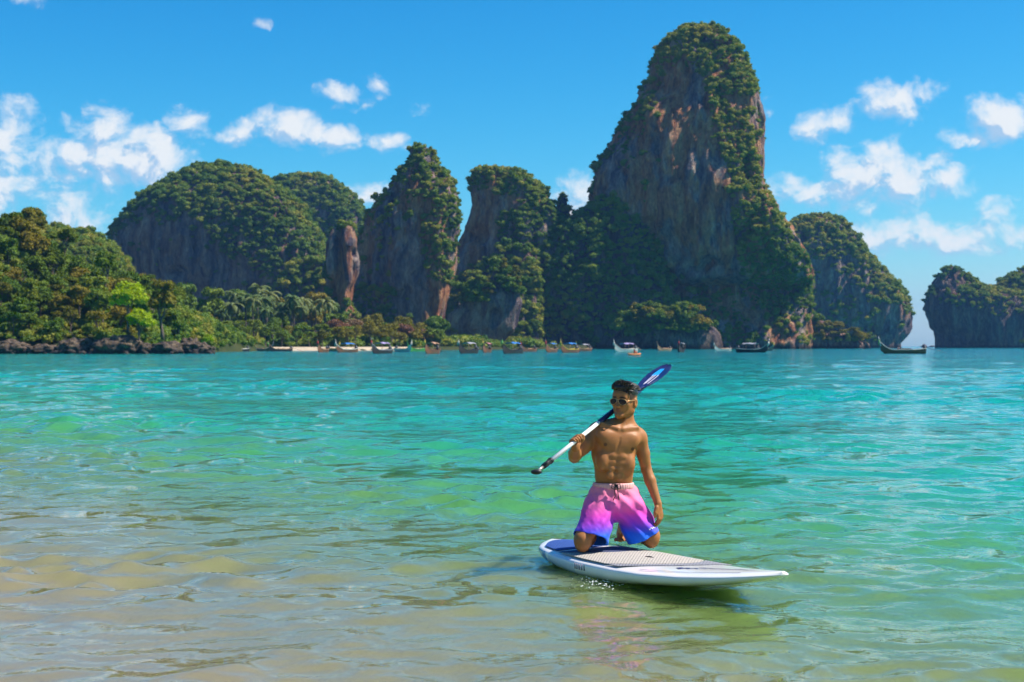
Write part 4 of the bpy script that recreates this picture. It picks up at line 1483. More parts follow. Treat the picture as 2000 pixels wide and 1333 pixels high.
def make_board():
    root = empty('paddle_board', (B_TAIL[0], B_TAIL[1], 0.0), B_ANG)
    tag(root, 'white stand-up paddle board with beige grip pad and blue tail floating in the shallows', 'paddle board')
    S = np.concatenate([np.linspace(0, 0.05, 10)[:-1], np.linspace(0.05, 0.9, 60)[:-1], 0.9 + 0.1 * (1 - (1 - np.linspace(0, 1, 22)) ** 2)])
    ang = np.linspace(0, 2 * math.pi, 49)[:-1]
    rings = []
    for s in S:
        hw, top, th = board_profile(s)
        # deck half: flat crown; rail: rounded; bottom half: soft V
        c, sn = np.cos(ang), np.sin(ang)
        y = hw * np.sign(c) * np.abs(c) ** 0.42
        rail_z = top - 0.020 - 0.30 * (th - 0.02)
        zt = top - 0.020 + 0.020 * (1 - np.abs(y / max(hw, 1e-4)) ** 2.5)
        up = rail_z + (zt - rail_z) * np.abs(sn) ** 0.55
        dn = rail_z - (th - 0.02 - (top - 0.020 - rail_z)) * np.abs(sn) ** 0.80
        rings.append(np.stack([np.full(48, s * B_LEN), y, np.where(sn >= 0, up, dn)], -1))
    R = np.array(rings)
    V = R.reshape(-1, 3)
    m, n = R.shape[:2]
    i = np.arange(m - 1)[:, None] * n
    j = np.arange(n)[None]
    k = (j + 1) % n
    F = np.stack([i + j, i + n + j, i + n + k, i + k], -1).reshape(-1, 4)
    V = np.vstack([V, R[0].mean(0), R[-1].mean(0)])
    jj = np.arange(n)
    F3 = np.concatenate([np.stack([np.full(n, m * n), jj, (jj + 1) % n], -1), np.stack([np.full(n, m * n + 1), (m - 1) * n + (jj + 1) % n, (m - 1) * n + jj], -1)])
    me = mesh_np('hull', V, [F, F3])
    mat, t, b = material('board_gloss')
    tc_ = t.new('ShaderNodeTexCoord')
    sx = t.new('ShaderNodeSeparateXYZ')
    t.put(sx.inputs[0], tc_.outputs['Object'])
    # blue tail rail fading to white hull; grey letter bars on the near rail
    slant = t.math('ADD', sx.outputs[0], t.math('MULTIPLY', sx.outputs[2], 0.8))
    blue = t.math('SUBTRACT', 1.0, t.maprange(slant, 0.40, 0.44))
    low = t.math('SUBTRACT', 1.0, t.maprange(sx.outputs[2], 0.100, 0.108))
    side = t.math('MULTIPLY', blue, low)
    wear = t.noise(tc_.outputs['Object'], 9.0, 5)
    c = t.mix(t.math('MULTIPLY', wear, 0.10), (0.80, 0.79, 0.76), (0.62, 0.60, 0.55))
    c = t.mix(side, c, (0.015, 0.15, 0.42))
    band = t.math('MULTIPLY', t.maprange(sx.outputs[0], 0.40, 0.41), t.math('SUBTRACT', 1.0, t.maprange(sx.outputs[0], 0.86, 0.87)))
    c = t.mix(t.math('MULTIPLY', band, t.math('MULTIPLY', low, 0.6)), c, (0.42, 0.52, 0.66))
    t.put(b.inputs['Base Color'], c)
    b.inputs['Roughness'].default_value = 0.18
    b.inputs['Coat Weight'].default_value = 0.3
    hull = obj('hull', me, mat, root)

    # grip pads: sheets with diamond grooves, 4 mm proud
    def pad(name, s0, s1, w, colr, label=None):
        """s0, s1: functions of a giving the tail-side and nose-side edge"""
        a = np.linspace(-1, 1, 41)
        q = np.linspace(0, 1, 29)
        A, Q = np.meshgrid(a, q, indexing='ij')
        e0, e1 = s0(A), s1(A)
        SS = e0 + (e1 - e0) * Q
        top = board_pt(SS, A * w, 0.0045)
        bot = board_pt(SS, A * w, 0.0005)
        mb = MB().grid(top[:, ::-1])
        for e in (top[0], top[-1], top[:, 0], top[:, -1]):
            pass
        mb.grid(np.stack([top[0], bot[0]], 1)).grid(np.stack([bot[-1], top[-1]], 1)).grid(np.stack([bot[:, 0], top[:, 0]], 1)).grid(np.stack([top[:, -1], bot[:, -1]], 1))
        m_, t_, b_ = material(name)
        tcx = t_.new('ShaderNodeTexCoord')
        ox = t_.new('ShaderNodeSeparateXYZ')
        t_.put(ox.inputs[0], tcx.outputs['Object'])
        d1 = t_.math('PINGPONG', t_.math('ADD', ox.outputs[0], t_.math('MULTIPLY', ox.outputs[1], 1.2)), 0.016)
        d2 = t_.math('PINGPONG', t_.math('SUBTRACT', ox.outputs[0], t_.math('MULTIPLY', ox.outputs[1], 1.2)), 0.016)
        g = t_.math('MINIMUM', t_.maprange(d1, 0.0, 0.006), t_.maprange(d2, 0.0, 0.006))
        nz = t_.noise(tcx.outputs['Object'], 14.0, 4)
        cc = t_.mix(t_.math('MULTIPLY', nz, 0.3), colr, tuple(x * 0.6 for x in colr))
        t_.put(b_.inputs['Base Color'], t_.mix(g, tuple(x * 0.50 for x in colr), cc))
        t_.put(b_.inputs['Normal'], t_.bump(g, 1.0, 0.003))
        b_.inputs['Roughness'].default_value = 0.85
        o = mb.build(name, m_, root)
        if label:
            o['label'] = label
        return o

    C = lambda v: (lambda a: v + 0 * a)
    pad('tail_pad', lambda a: 0.035 + 0.05 * np.abs(a) ** 3, lambda a: 0.205 - 0.035 * (a + 0.2) ** 2, 0.84, (0.020, 0.085, 0.36), 'blue grooved tail pad')
    pad('grip_band', lambda a: 0.232 - 0.035 * (a + 0.2) ** 2, lambda a: 0.318 - 0.075 * (a - 0.15) ** 2, 0.90, (0.085, 0.105, 0.21), 'dark blue-grey grip band')
    pad('grip_pad', lambda a: 0.326 - 0.075 * (a - 0.15) ** 2, lambda a: 0.600 + 0.04 * a - 0.10 * a ** 2, 0.90, (0.54, 0.49, 0.43), 'beige grip pad with diamond grooves')
    pad('grip_edge', lambda a: 0.606 + 0.04 * a - 0.10 * a ** 2, lambda a: 0.648 + 0.075 * a - 0.055 * a ** 2, 0.90, (0.30, 0.30, 0.34), 'grey edge of the grip pad')
    # carrying slot in the middle of the pad
    ink = plain('board_ink', (0.045, 0.050, 0.16), 0.35)
    black = plain('board_black', (0.012, 0.012, 0.014), 0.5)
    p = board_pt(np.array(0.455), np.array(0.10), 0.006)
    MB().tube([p + [-0.035, -0.008, 0], p + [0.0, 0, 0.002], p + [0.035, 0.008, 0]], [0.006, 0.013, 0.006], 8, flat=(1, 0.3)).build('carry_handle', black, root)
    # script lettering on the nose (unreadable flourish) and thin pinstripes
    mb = MB()
    th = np.linspace(0, 1, 60)
    sc_ = 0.672 + 0.085 * th
    aa = -0.46 + 0.30 * th ** 1.3 + 0.070 * np.sin(th * 26) * (1 - th) ** 0.6
    pts = board_pt(sc_, aa, 0.003)
    mb.tube(pts, 0.012 * (0.35 + 0.65 * np.abs(np.sin(th * 13 + 0.6))) * (1 - 0.6 * th) + 0.002, 6, flat=(1, 0.12))
    mb.build('script_logo', ink, root)
    stripe = plain('board_stripe', (0.30, 0.24, 0.30), 0.4)
    for a0, a1, s0, s1 in ((-0.10, 0.02, 0.70, 0.90), (-0.18, -0.02, 0.76, 0.88), (-0.86, -0.62, 0.60, 0.90)):
        th = np.linspace(0, 1, 24)
        MB().tube(board_pt(s0 + (s1 - s0) * th, a0 + (a1 - a0) * th, 0.002), 0.0035, 5, flat=(1, 0.3)).build('pinstripe', stripe, root)
    # grey rail lettering: slanted bars on the near rail
    for q in range(5):
        s = 0.330 + 0.012 * q
        hw, top, thk = board_profile(s)
        y0 = -hw * 1.002
        MB().tube([[s * B_LEN, y0 * 0.995, top - 0.045], [s * B_LEN + 0.006, y0 * 1.004, top - 0.085]], 0.006 if q < 4 else 0.004, 5, flat=(1, 1)).build('rail_mark', stripe if q < 4 else black, root)
    return root


make_board()

# ---------------------------------------------------------------- the kneeling person
SKIN, _t, _b = material('skin')
_at = _t.new('ShaderNodeAttribute')
_at.attribute_name = 'tint'
_tc = _t.new('ShaderNodeTexCoord')
_n = _t.noise(_tc.outputs['Object'], 26.0, 5)
_t.put(_b.inputs['Base Color'], _t.mix(_t.maprange(_n, 0.3, 0.7, 0, 0.35), _at.outputs['Color'], _t.mix(1.0, _at.outputs['Color'], (0.82, 0.74, 0.70), 'MULTIPLY')))
_b.inputs['Roughness'].default_value = 0.50
_b.inputs['Specular IOR Level'].default_value = 0.30
_b.inputs['Subsurface Weight'].default_value = 0.08
_b.inputs['Subsurface Radius'].default_value = (0.012, 0.004, 0.002)
_b.inputs['Subsurface Scale'].default_value = 0.5

HEAD_C = W(1219, 780, 11.02)
HYAW = math.radians(30)
HX = np.array([math.cos(HYAW), -math.sin(HYAW), 0.0])         # his left, picture right
HF = np.array([-math.sin(HYAW), -math.cos(HYAW), 0.0])        # where the face looks
HZ = np.array([0, 0, 1.0])
_roll = math.radians(3)
HX, HZ = HX * math.cos(_roll) - HZ * math.sin(_roll), HZ * math.cos(_roll) + HX * math.sin(_roll)
HR = np.stack([HX, HF, HZ], 1)


def hp(x, f, z):
    return HEAD_C + HX * x + HF * f + HZ * z


CH_C = W(1202, 872, 11.0)
CYAW, CROLL = math.radians(14), math.radians(7)
CX = np.array([math.cos(CYAW), math.sin(CYAW), 0.0])
CF = np.array([math.sin(CYAW), -math.cos(CYAW), 0.0])
CZ = np.array([0, 0, 1.0])
CX, CZ = CX * math.cos(CROLL) - CZ * math.sin(CROLL), CZ * math.cos(CROLL) + CX * math.sin(CROLL)
CR = np.stack([CX, CF, CZ], 1)


def cp(x, f, z):
    return CH_C + CX * x + CF * f + CZ * z


# paddle line
PAD_A, PAD_HAND, PAD_SH = W(1048, 919, 10.36), W(1125, 861, 10.72), W(1178, 819, 10.985)
PAD_DIR = PAD_SH - PAD_HAND
PAD_DIR = PAD_DIR / np.linalg.norm(PAD_DIR)
PAD_T = lambda t: PAD_HAND + PAD_DIR * t

SHO_R, ELB_R = W(1166, 843, 11.02), W(1122, 893, 10.93)        # his right arm (picture left)
WRI_R = W(1124, 876, 10.73)
SHO_L, ELB_L, WRI_L = W(1248, 856, 11.06), W(1262, 916, 11.10), W(1285, 984, 11.02)
KNE_R, KNE_L = W(1138, 1072, 10.84), W(1272, 1063, 11.06)
HIP_R, HIP_L = W(1177, 972, 11.04), W(1222, 972, 11.08)
ANK_R, ANK_L = W(1163, 1052, 11.26), W(1217, 1040, 11.44)
for _p, _z in ((KNE_R, DECK + 0.055), (KNE_L, DECK + 0.055)):
    _p[2] = _z
ANK_R[2], ANK_L[2] = DECK + 0.085, DECK + 0.095


def make_person():
    Fd = Field((0.30, 10.50, DECK - 0.01), (1.16, 11.72, 1.40), 0.0052)
    c, e, ch = Fd.cone, Fd.ell, Fd.chain
    # ---- trunk
    e(cp(0, -0.01, 0.005), (0.150, 0.098, 0.185), 0.02, CR)
    e(W(1199, 926, 11.02), (0.120, 0.084, 0.135), 0.06)
    e(W(1199, 972, 11.05), (0.126, 0.086, 0.09), 0.05)
    c(cp(-0.125, -0.015, 0.105), cp(0.125, -0.015, 0.105), 0.060, 0.060, 0.05)           # shoulder girdle
    for s in (-1, 1):
        e(cp(s * 0.070, 0.066, 0.040), (0.072, 0.023, 0.060), 0.024, CR)                 # pectorals
        e(cp(s * 0.112, 0.046, 0.068), (0.050, 0.030, 0.042), 0.035, CR)
        e(cp(s * 0.118, -0.03, -0.02), (0.046, 0.060, 0.125), 0.04, CR)                  # lats
        c(cp(s * 0.02, 0.062, 0.128), cp(s * 0.135, 0.035, 0.150), 0.013, 0.013, 0.022)  # collar bones
        e(cp(s * 0.095, 0.045, -0.115), (0.050, 0.045, 0.070), 0.035, CR)                # ribs / serratus
    for k, (zz, hw, hh) in enumerate(((-0.068, 0.033, 0.022), (-0.112, 0.033, 0.022), (-0.156, 0.032, 0.023), (-0.205, 0.030, 0.032))):
        for s in (-1, 1):
            q = cp(s * 0.034, 0.074 - 0.004 * k, zz)
            e(q, (hw, 0.0135, hh), 0.013, CR)                                             # abdominals
    for s in (-1, 1):
        c(W(1199 + s * 26, 912, 11.02), W(1199 + s * 24, 948, 11.03), 0.040, 0.040, 0.04)  # obliques
    c(cp(0.0, 0.095, 0.06), cp(-0.02, 0.092, -0.05), 0.006, 0.005, 0.012, 'sub')        # breastbone line
    c(cp(-0.008, 0.096, -0.075), W(1203, 935, 10.905), 0.004, 0.004, 0.010, 'sub')
    nav = W(1202, 922, 10.925)
    e(nav, (0.008, 0.012, 0.012), 0.012, None, 'sub')
    # ---- neck, traps
    c(W(1222, 838, 11.04), hp(0.004, -0.025, -0.075), 0.060, 0.056, 0.035)
    c(W(1224, 826, 11.07), SHO_L + [-0.03, 0, 0.035], 0.042, 0.034, 0.045)
    c(W(1216, 826, 11.07), SHO_R + [0.02, 0.01, 0.03], 0.042, 0.036, 0.045)
    c(hp(0.055, -0.02, -0.06), W(1213, 841, 10.96), 0.015, 0.012, 0.016)                 # neck tendon
    c(hp(-0.05, -0.02, -0.06), W(1208, 841, 10.96), 0.014, 0.012, 0.016)
    # ---- head
    e(hp(0, -0.022, 0.030), (0.081, 0.100, 0.090), 0.02, HR)
    e(hp(0, 0.028, -0.030), (0.070, 0.066, 0.084), 0.03, HR)
    e(hp(0, 0.055, 0.035), (0.058, 0.045, 0.042), 0.03, HR)
    for s in (-1, 1):
        c(hp(s * 0.056, -0.005, -0.078), hp(s * 0.014, 0.070, -0.114), 0.020, 0.018, 0.025)
        c(hp(s * 0.060, -0.008, -0.035), hp(s * 0.056, -0.004, -0.080), 0.018, 0.018, 0.025)
        e(hp(s * 0.042, 0.066, -0.026), (0.024, 0.020, 0.018), 0.020, HR)                # cheek bones
        e(hp(s * 0.085, -0.016, -0.024), (0.012, 0.024, 0.036), 0.008, HR)               # ears
        e(hp(s * 0.096, -0.008, -0.022), (0.008, 0.011, 0.018), 0.006, HR, 'sub')
        c(hp(s * 0.014, 0.090, 0.010), hp(s * 0.046, 0.078, 0.012), 0.010, 0.008, 0.014) # brows
        e(hp(s * 0.031, 0.095, -0.010), (0.015, 0.012, 0.009), 0.012, HR, 'sub')         # eye hollows
        e(hp(s * 0.031, 0.078, -0.011), (0.013, 0.013, 0.011), 0.004, HR)
        e(hp(s * 0.013, 0.098, -0.052), (0.010, 0.011, 0.009), 0.007, HR)                # nostril wings
    c(hp(0, 0.090, -0.004), hp(0, 0.110, -0.046), 0.010, 0.013, 0.012)
    e(hp(0, 0.110, -0.048), (0.013, 0.012, 0.011), 0.008, HR)
    e(hp(0, 0.084, -0.071), (0.024, 0.011, 0.007), 0.008, HR)
    e(hp(0, 0.083, -0.083), (0.020, 0.011, 0.008), 0.008, HR)
    c(hp(-0.022, 0.097, -0.0768), hp(0.022, 0.097, -0.0768), 0.003, 0.003, 0.004, 'sub')
    e(hp(0, 0.078, -0.114), (0.024, 0.020, 0.018), 0.018, HR)
    # ---- his right arm: elbow bent, hand up to the paddle
    e(SHO_R + [-0.012, 0, -0.004], (0.056, 0.058, 0.062), 0.03)
    ch([SHO_R + [-0.01, 0, -0.01], SHO_R * 0.5 + ELB_R * 0.5, ELB_R], [0.052, 0.050, 0.040], 0.022)
    e(SHO_R * 0.45 + ELB_R * 0.55 + [0.002, -0.022, 0.0], (0.034, 0.030, 0.060), 0.025)
    ch([ELB_R, ELB_R * 0.62 + WRI_R * 0.38, WRI_R], [0.041, 0.044, 0.029], 0.016)
    # ---- his left arm hanging
    e(SHO_L + [0.006, 0, -0.002], (0.056, 0.060, 0.068), 0.03)
    ch([SHO_L + [0.008, 0, -0.02], SHO_L * 0.5 + ELB_L * 0.5 + [0.004, 0, 0], ELB_L], [0.052, 0.047, 0.038], 0.014)
    e(SHO_L * 0.45 + ELB_L * 0.55 + [0.0, -0.018, 0], (0.036, 0.034, 0.070), 0.02)
    ch([ELB_L, ELB_L * 0.66 + WRI_L * 0.34, WRI_L], [0.038, 0.041, 0.026], 0.012)
    # ---- right hand round the shaft
    s = PAD_DIR
    u = np.array([0, 0, 1.0]) - s * s[2]
    u /= np.linalg.norm(u)
    v = np.cross(s, u)
    if v[1] > 0:
        v = -v                                                # towards the camera
    rad = lambda a, r: (u * math.cos(a) + v * math.sin(a)) * r
    pc = PAD_HAND - u * 0.030 - v * 0.004
    e(pc, (0.044, 0.024, 0.022), 0.012, np.stack([s, v, u], 1))
    c(WRI_R, pc, 0.027, 0.026, 0.014)
    for i, (off, ln) in enumerate(((-0.034, 0.82), (-0.0115, 0.97), (0.0115, 1.0), (0.034, 0.93))):
        b0 = PAD_HAND + s * off
        # from the far side of the palm, over the top, down the near face
        angs = np.linspace(math.radians(-165), math.radians(-165 + 275 * ln), 7)
        pts = [b0 + rad(a, 0.0245) for a in angs]
        ch(pts, [0.0105, 0.0105, 0.0100, 0.0098, 0.0092, 0.0086, 0.0075], 0.004)
    tb = [pc + s * 0.036 + v * 0.012, PAD_HAND + s * 0.052 + v * 0.026 - u * 0.012, PAD_HAND + s * 0.056 + v * 0.027 + u * 0.012, PAD_HAND + s * 0.050 + v * 0.016 + u * 0.026]
    ch(tb, [0.014, 0.012, 0.0105, 0.0085], 0.006)
    # ---- left hand, relaxed
    hd = np.array([0.20, -0.10, -1.0])
    hd /= np.linalg.norm(hd)
    hs = np.array([0.55, 0.80, 0.05])                          # across the knuckles: back of the hand looks outwards
    hs = hs - hd * (hs @ hd)
    hs /= np.linalg.norm(hs)
    hn = np.cross(hd, hs)
    K0 = WRI_L + hd * 0.075
    e(WRI_L + hd * 0.045, (0.040, 0.017, 0.047), 0.012, np.stack([hs, hn, hd], 1))
    c(WRI_L, WRI_L + hd * 0.03, 0.025, 0.022, 0.012)
    inn = hn if hn[0] < 0 else -hn                             # palm side, towards the thigh
    for i, (o_, L) in enumerate(((-0.030, 0.066), (-0.010, 0.078), (0.010, 0.074), (0.029, 0.058))):
        p0 = K0 + hs * o_
        p1 = p0 + hd * L * 0.45 + inn * 0.006
        p2 = p1 + hd * L * 0.32 + inn * 0.016
        p3 = p2 + hd * L * 0.20 + inn * 0.020
        ch([p0, p1, p2, p3], [0.0105, 0.0098, 0.0088, 0.0075], 0.004)
    t0 = WRI_L + hd * 0.025 - hs * 0.030
    ch([t0, t0 + hd * 0.035 - hs * 0.018 + inn * 0.010, t0 + hd * 0.066 - hs * 0.016 + inn * 0.020], [0.016, 0.0125, 0.009], 0.008)
    # ---- legs: thighs upright, shins back along the deck, toes tucked
    for H, K, A, sg in ((HIP_R, KNE_R, ANK_R, -1), (HIP_L, KNE_L, ANK_L, 1)):
        ch([H, H * 0.5 + K * 0.5 + [0, -0.01, 0.0], K + [0, 0.0, 0.045]], [0.080, 0.074, 0.062], 0.03)
        e(K + [0, -0.012, 0.020], (0.056, 0.052, 0.066), 0.025)
        ch([K + [0, 0.02, 0.0], K * 0.6 + A * 0.4 + [0, 0, 0.022], A], [0.052, 0.058, 0.036], 0.02)
        toe = A + np.array([0.030 * -sg * 0.6, 0.035, 0])
        toe[2] = DECK + 0.020
        heel = A + np.array([0, 0.075, 0.02])
        c(A, heel, 0.034, 0.030, 0.02)
        ch([heel, heel * 0.4 + toe * 0.6 + [0, 0.02, 0], toe], [0.030, 0.032, 0.026], 0.015)
        for q in range(5):
            o_ = (q - 2) * 0.018
            b0 = toe + np.array([o_, -0.005, 0.0])
            t1 = b0 + np.array([o_ * 0.15, -0.048 + 0.004 * abs(q - (1 if sg < 0 else 3)), -0.006])
            c(b0, t1, 0.011, 0.0095 if 0 < q < 4 else 0.010, 0.006)
    V, F = Fd.skin()
    me = mesh_np('person_body', V - BASE, F)
    # colour of skin, lips, brows, nipples, knuckles
    base = np.array([0.370, 0.150, 0.048])
    Cc = np.tile(base, (len(V), 1))
    h = (V - HEAD_C) @ HR
    def spot(mask_d, r0, r1, col, amt=1.0):
        w = (1 - sstep(mask_d, r0, r1))[:, None] * amt
        Cc[:] = Cc * (1 - w) + np.array(col) * w
    for sgn, (nx_, ny_) in ((-1, (1182, 868)), (1, (1236, 878))):
        d = np.hypot(V[:, 0] - W(nx_, ny_, 10.93)[0], V[:, 2] - W(nx_, ny_, 10.93)[2]) + np.where(V[:, 1] > 11.05, 1, 0)
        spot(d, 0.010, 0.016, (0.13, 0.05, 0.03))
    inhead = np.where(np.linalg.norm(V - HEAD_C, axis=1) < 0.17, 0, 1.0)
    lip = np.hypot(h[:, 0] / 1.9, (h[:, 2] + 0.077)) + inhead + np.where(h[:, 1] < 0.07, 1, 0)
    spot(lip, 0.008, 0.014, (0.27, 0.095, 0.065), 0.8)
    mus = np.hypot(h[:, 0] / 2.6, (h[:, 2] + 0.062) * 1.3) + inhead + np.where(h[:, 1] < 0.07, 1, 0)
    spot(mus, 0.004, 0.010, (0.16, 0.075, 0.04), 0.55)
    for s_ in (-1, 1):
        br = np.hypot((h[:, 0] - s_ * 0.031) / 3.0, (h[:, 2] - 0.016 - 0.10 * (0.031 - abs(0.031))) ) + inhead + np.where(h[:, 1] < 0.05, 1, 0)
        spot(br, 0.0045, 0.009, (0.018, 0.012, 0.010), 0.95)
    # cropped sides of the hair above the ears
    crop = sstep(h[:, 2] + 0.6 * np.maximum(h[:, 1], -0.08), -0.010, 0.030) * (h[:, 1] < 0.052) * (inhead < 0.5) * (np.abs(h[:, 0]) < 0.083)
    Cc = Cc * (1 - 0.9 * crop[:, None]) + np.array([0.015, 0.012, 0.011]) * 0.9 * crop[:, None]
    kn = np.minimum(np.linalg.norm(V - KNE_R, axis=1), np.linalg.norm(V - KNE_L, axis=1))
    spot(kn, 0.03, 0.09, (0.26, 0.105, 0.048), 0.6)
    sun_tan = sstep(V[:, 2], 0.45, 0.2)[:, None]
    colour_attr(me, Cc)
    me.materials.append(SKIN)
    root = obj('person', me)
    root.location = BASE
    tag(root, 'shirtless person in aviator sunglasses kneeling on the board with a paddle over one shoulder', 'person')
    return root


BASE = np.array([(KNE_R[0] + KNE_L[0]) / 2, 11.0, DECK])
PERSON = make_person()


def make_hair():
    Fd = Field(HEAD_C - 0.17, HEAD_C + 0.19, 0.005)
    Fd.ell(hp(0, -0.026, 0.048), (0.083, 0.104, 0.083), 0.01, HR)
    Fd.ell(hp(0.0, 0.035, 0.084), (0.068, 0.060, 0.034), 0.03, HR)
    Fd.ell(hp(-0.02, 0.050, 0.092), (0.045, 0.045, 0.026), 0.03, HR)
    Fd.ell(hp(0, 0.085, 0.010), (0.085, 0.062, 0.052), 0.012, HR, 'sub')
    Fd.ell(hp(0, -0.02, -0.115), (0.13, 0.15, 0.125), 0.012, HR, 'sub')
    V, F = Fd.skin()
    V = V + 0.006 * fbm(V * 55.0, 3, 3)[:, None] * HR[:, 2]
    mb = MB()
    mb.add(V, F)
    # locks: a quiff pushed up over the brow, the rest combed back and across
    rg = np.random.default_rng(8)
    for q in range(640):
        x = rg.uniform(-0.070, 0.074)
        f = rg.uniform(-0.090, 0.086)
        rr = (x / 0.084) ** 2 + ((f + 0.005) / 0.125) ** 2
        if rr > 0.95:
            continue
        z = 0.052 + 0.066 * math.sqrt(1 - rr) + (0.006 if f > 0.03 else 0.0)
        p0 = hp(x, f, z - 0.006)
        quiff = sstep(np.array(f), 0.025, 0.075)
        out = HX * (0.55 - 0.55 * quiff) - HF * (0.75 - 1.05 * quiff) + HZ * (0.10 + 0.75 * quiff) + HX * x * 2.0 + rg.normal(0, 0.10, 3)
        out /= np.linalg.norm(out)
        L = 0.030 * (0.6 + 0.7 * rg.random()) * (1.0 + 0.25 * quiff)
        p1 = p0 + out * L * 0.55 + HZ * 0.004
        bend = HX * 0.45 - HF * 0.35 - HZ * (0.35 - 0.2 * quiff) + rg.normal(0, 0.15, 3)
        p2 = p1 + (out * 0.6 + bend * 0.5) * L * 0.5
        mb.tube([p0, p1, p2], [0.0062, 0.0046, 0.0010], 4, cap=False)
    # edge of the fringe over the temple
    for q in range(150):
        x = rg.uniform(-0.055, 0.076)
        p0 = hp(x, 0.078 - 8.0 * x * x + rg.normal(0, 0.004), 0.074 + rg.normal(0, 0.007))
        p1 = p0 + HF * 0.006 - HZ * 0.008 + HX * 0.010
        mb.tube([p0, p1, p1 - HZ * 0.010 * rg.random() + HX * 0.008], [0.005, 0.004, 0.001], 4, cap=False)
    m, t, b = material('black_hair')
    tcx = t.new('ShaderNodeTexCoord')
    n = t.noise(tcx.outputs['Object'], 60.0, 3)
    t.put(b.inputs['Base Color'], t.mix(t.maprange(n, 0.45, 0.7), (0.010, 0.008, 0.007), (0.055, 0.036, 0.024)))
    b.inputs['Roughness'].default_value = 0.38
    me = mb.mesh('hair')
    me.transform(Matrix.Translation(-Vector(BASE)))
    obj('hair', me, m, PERSON)


make_hair()


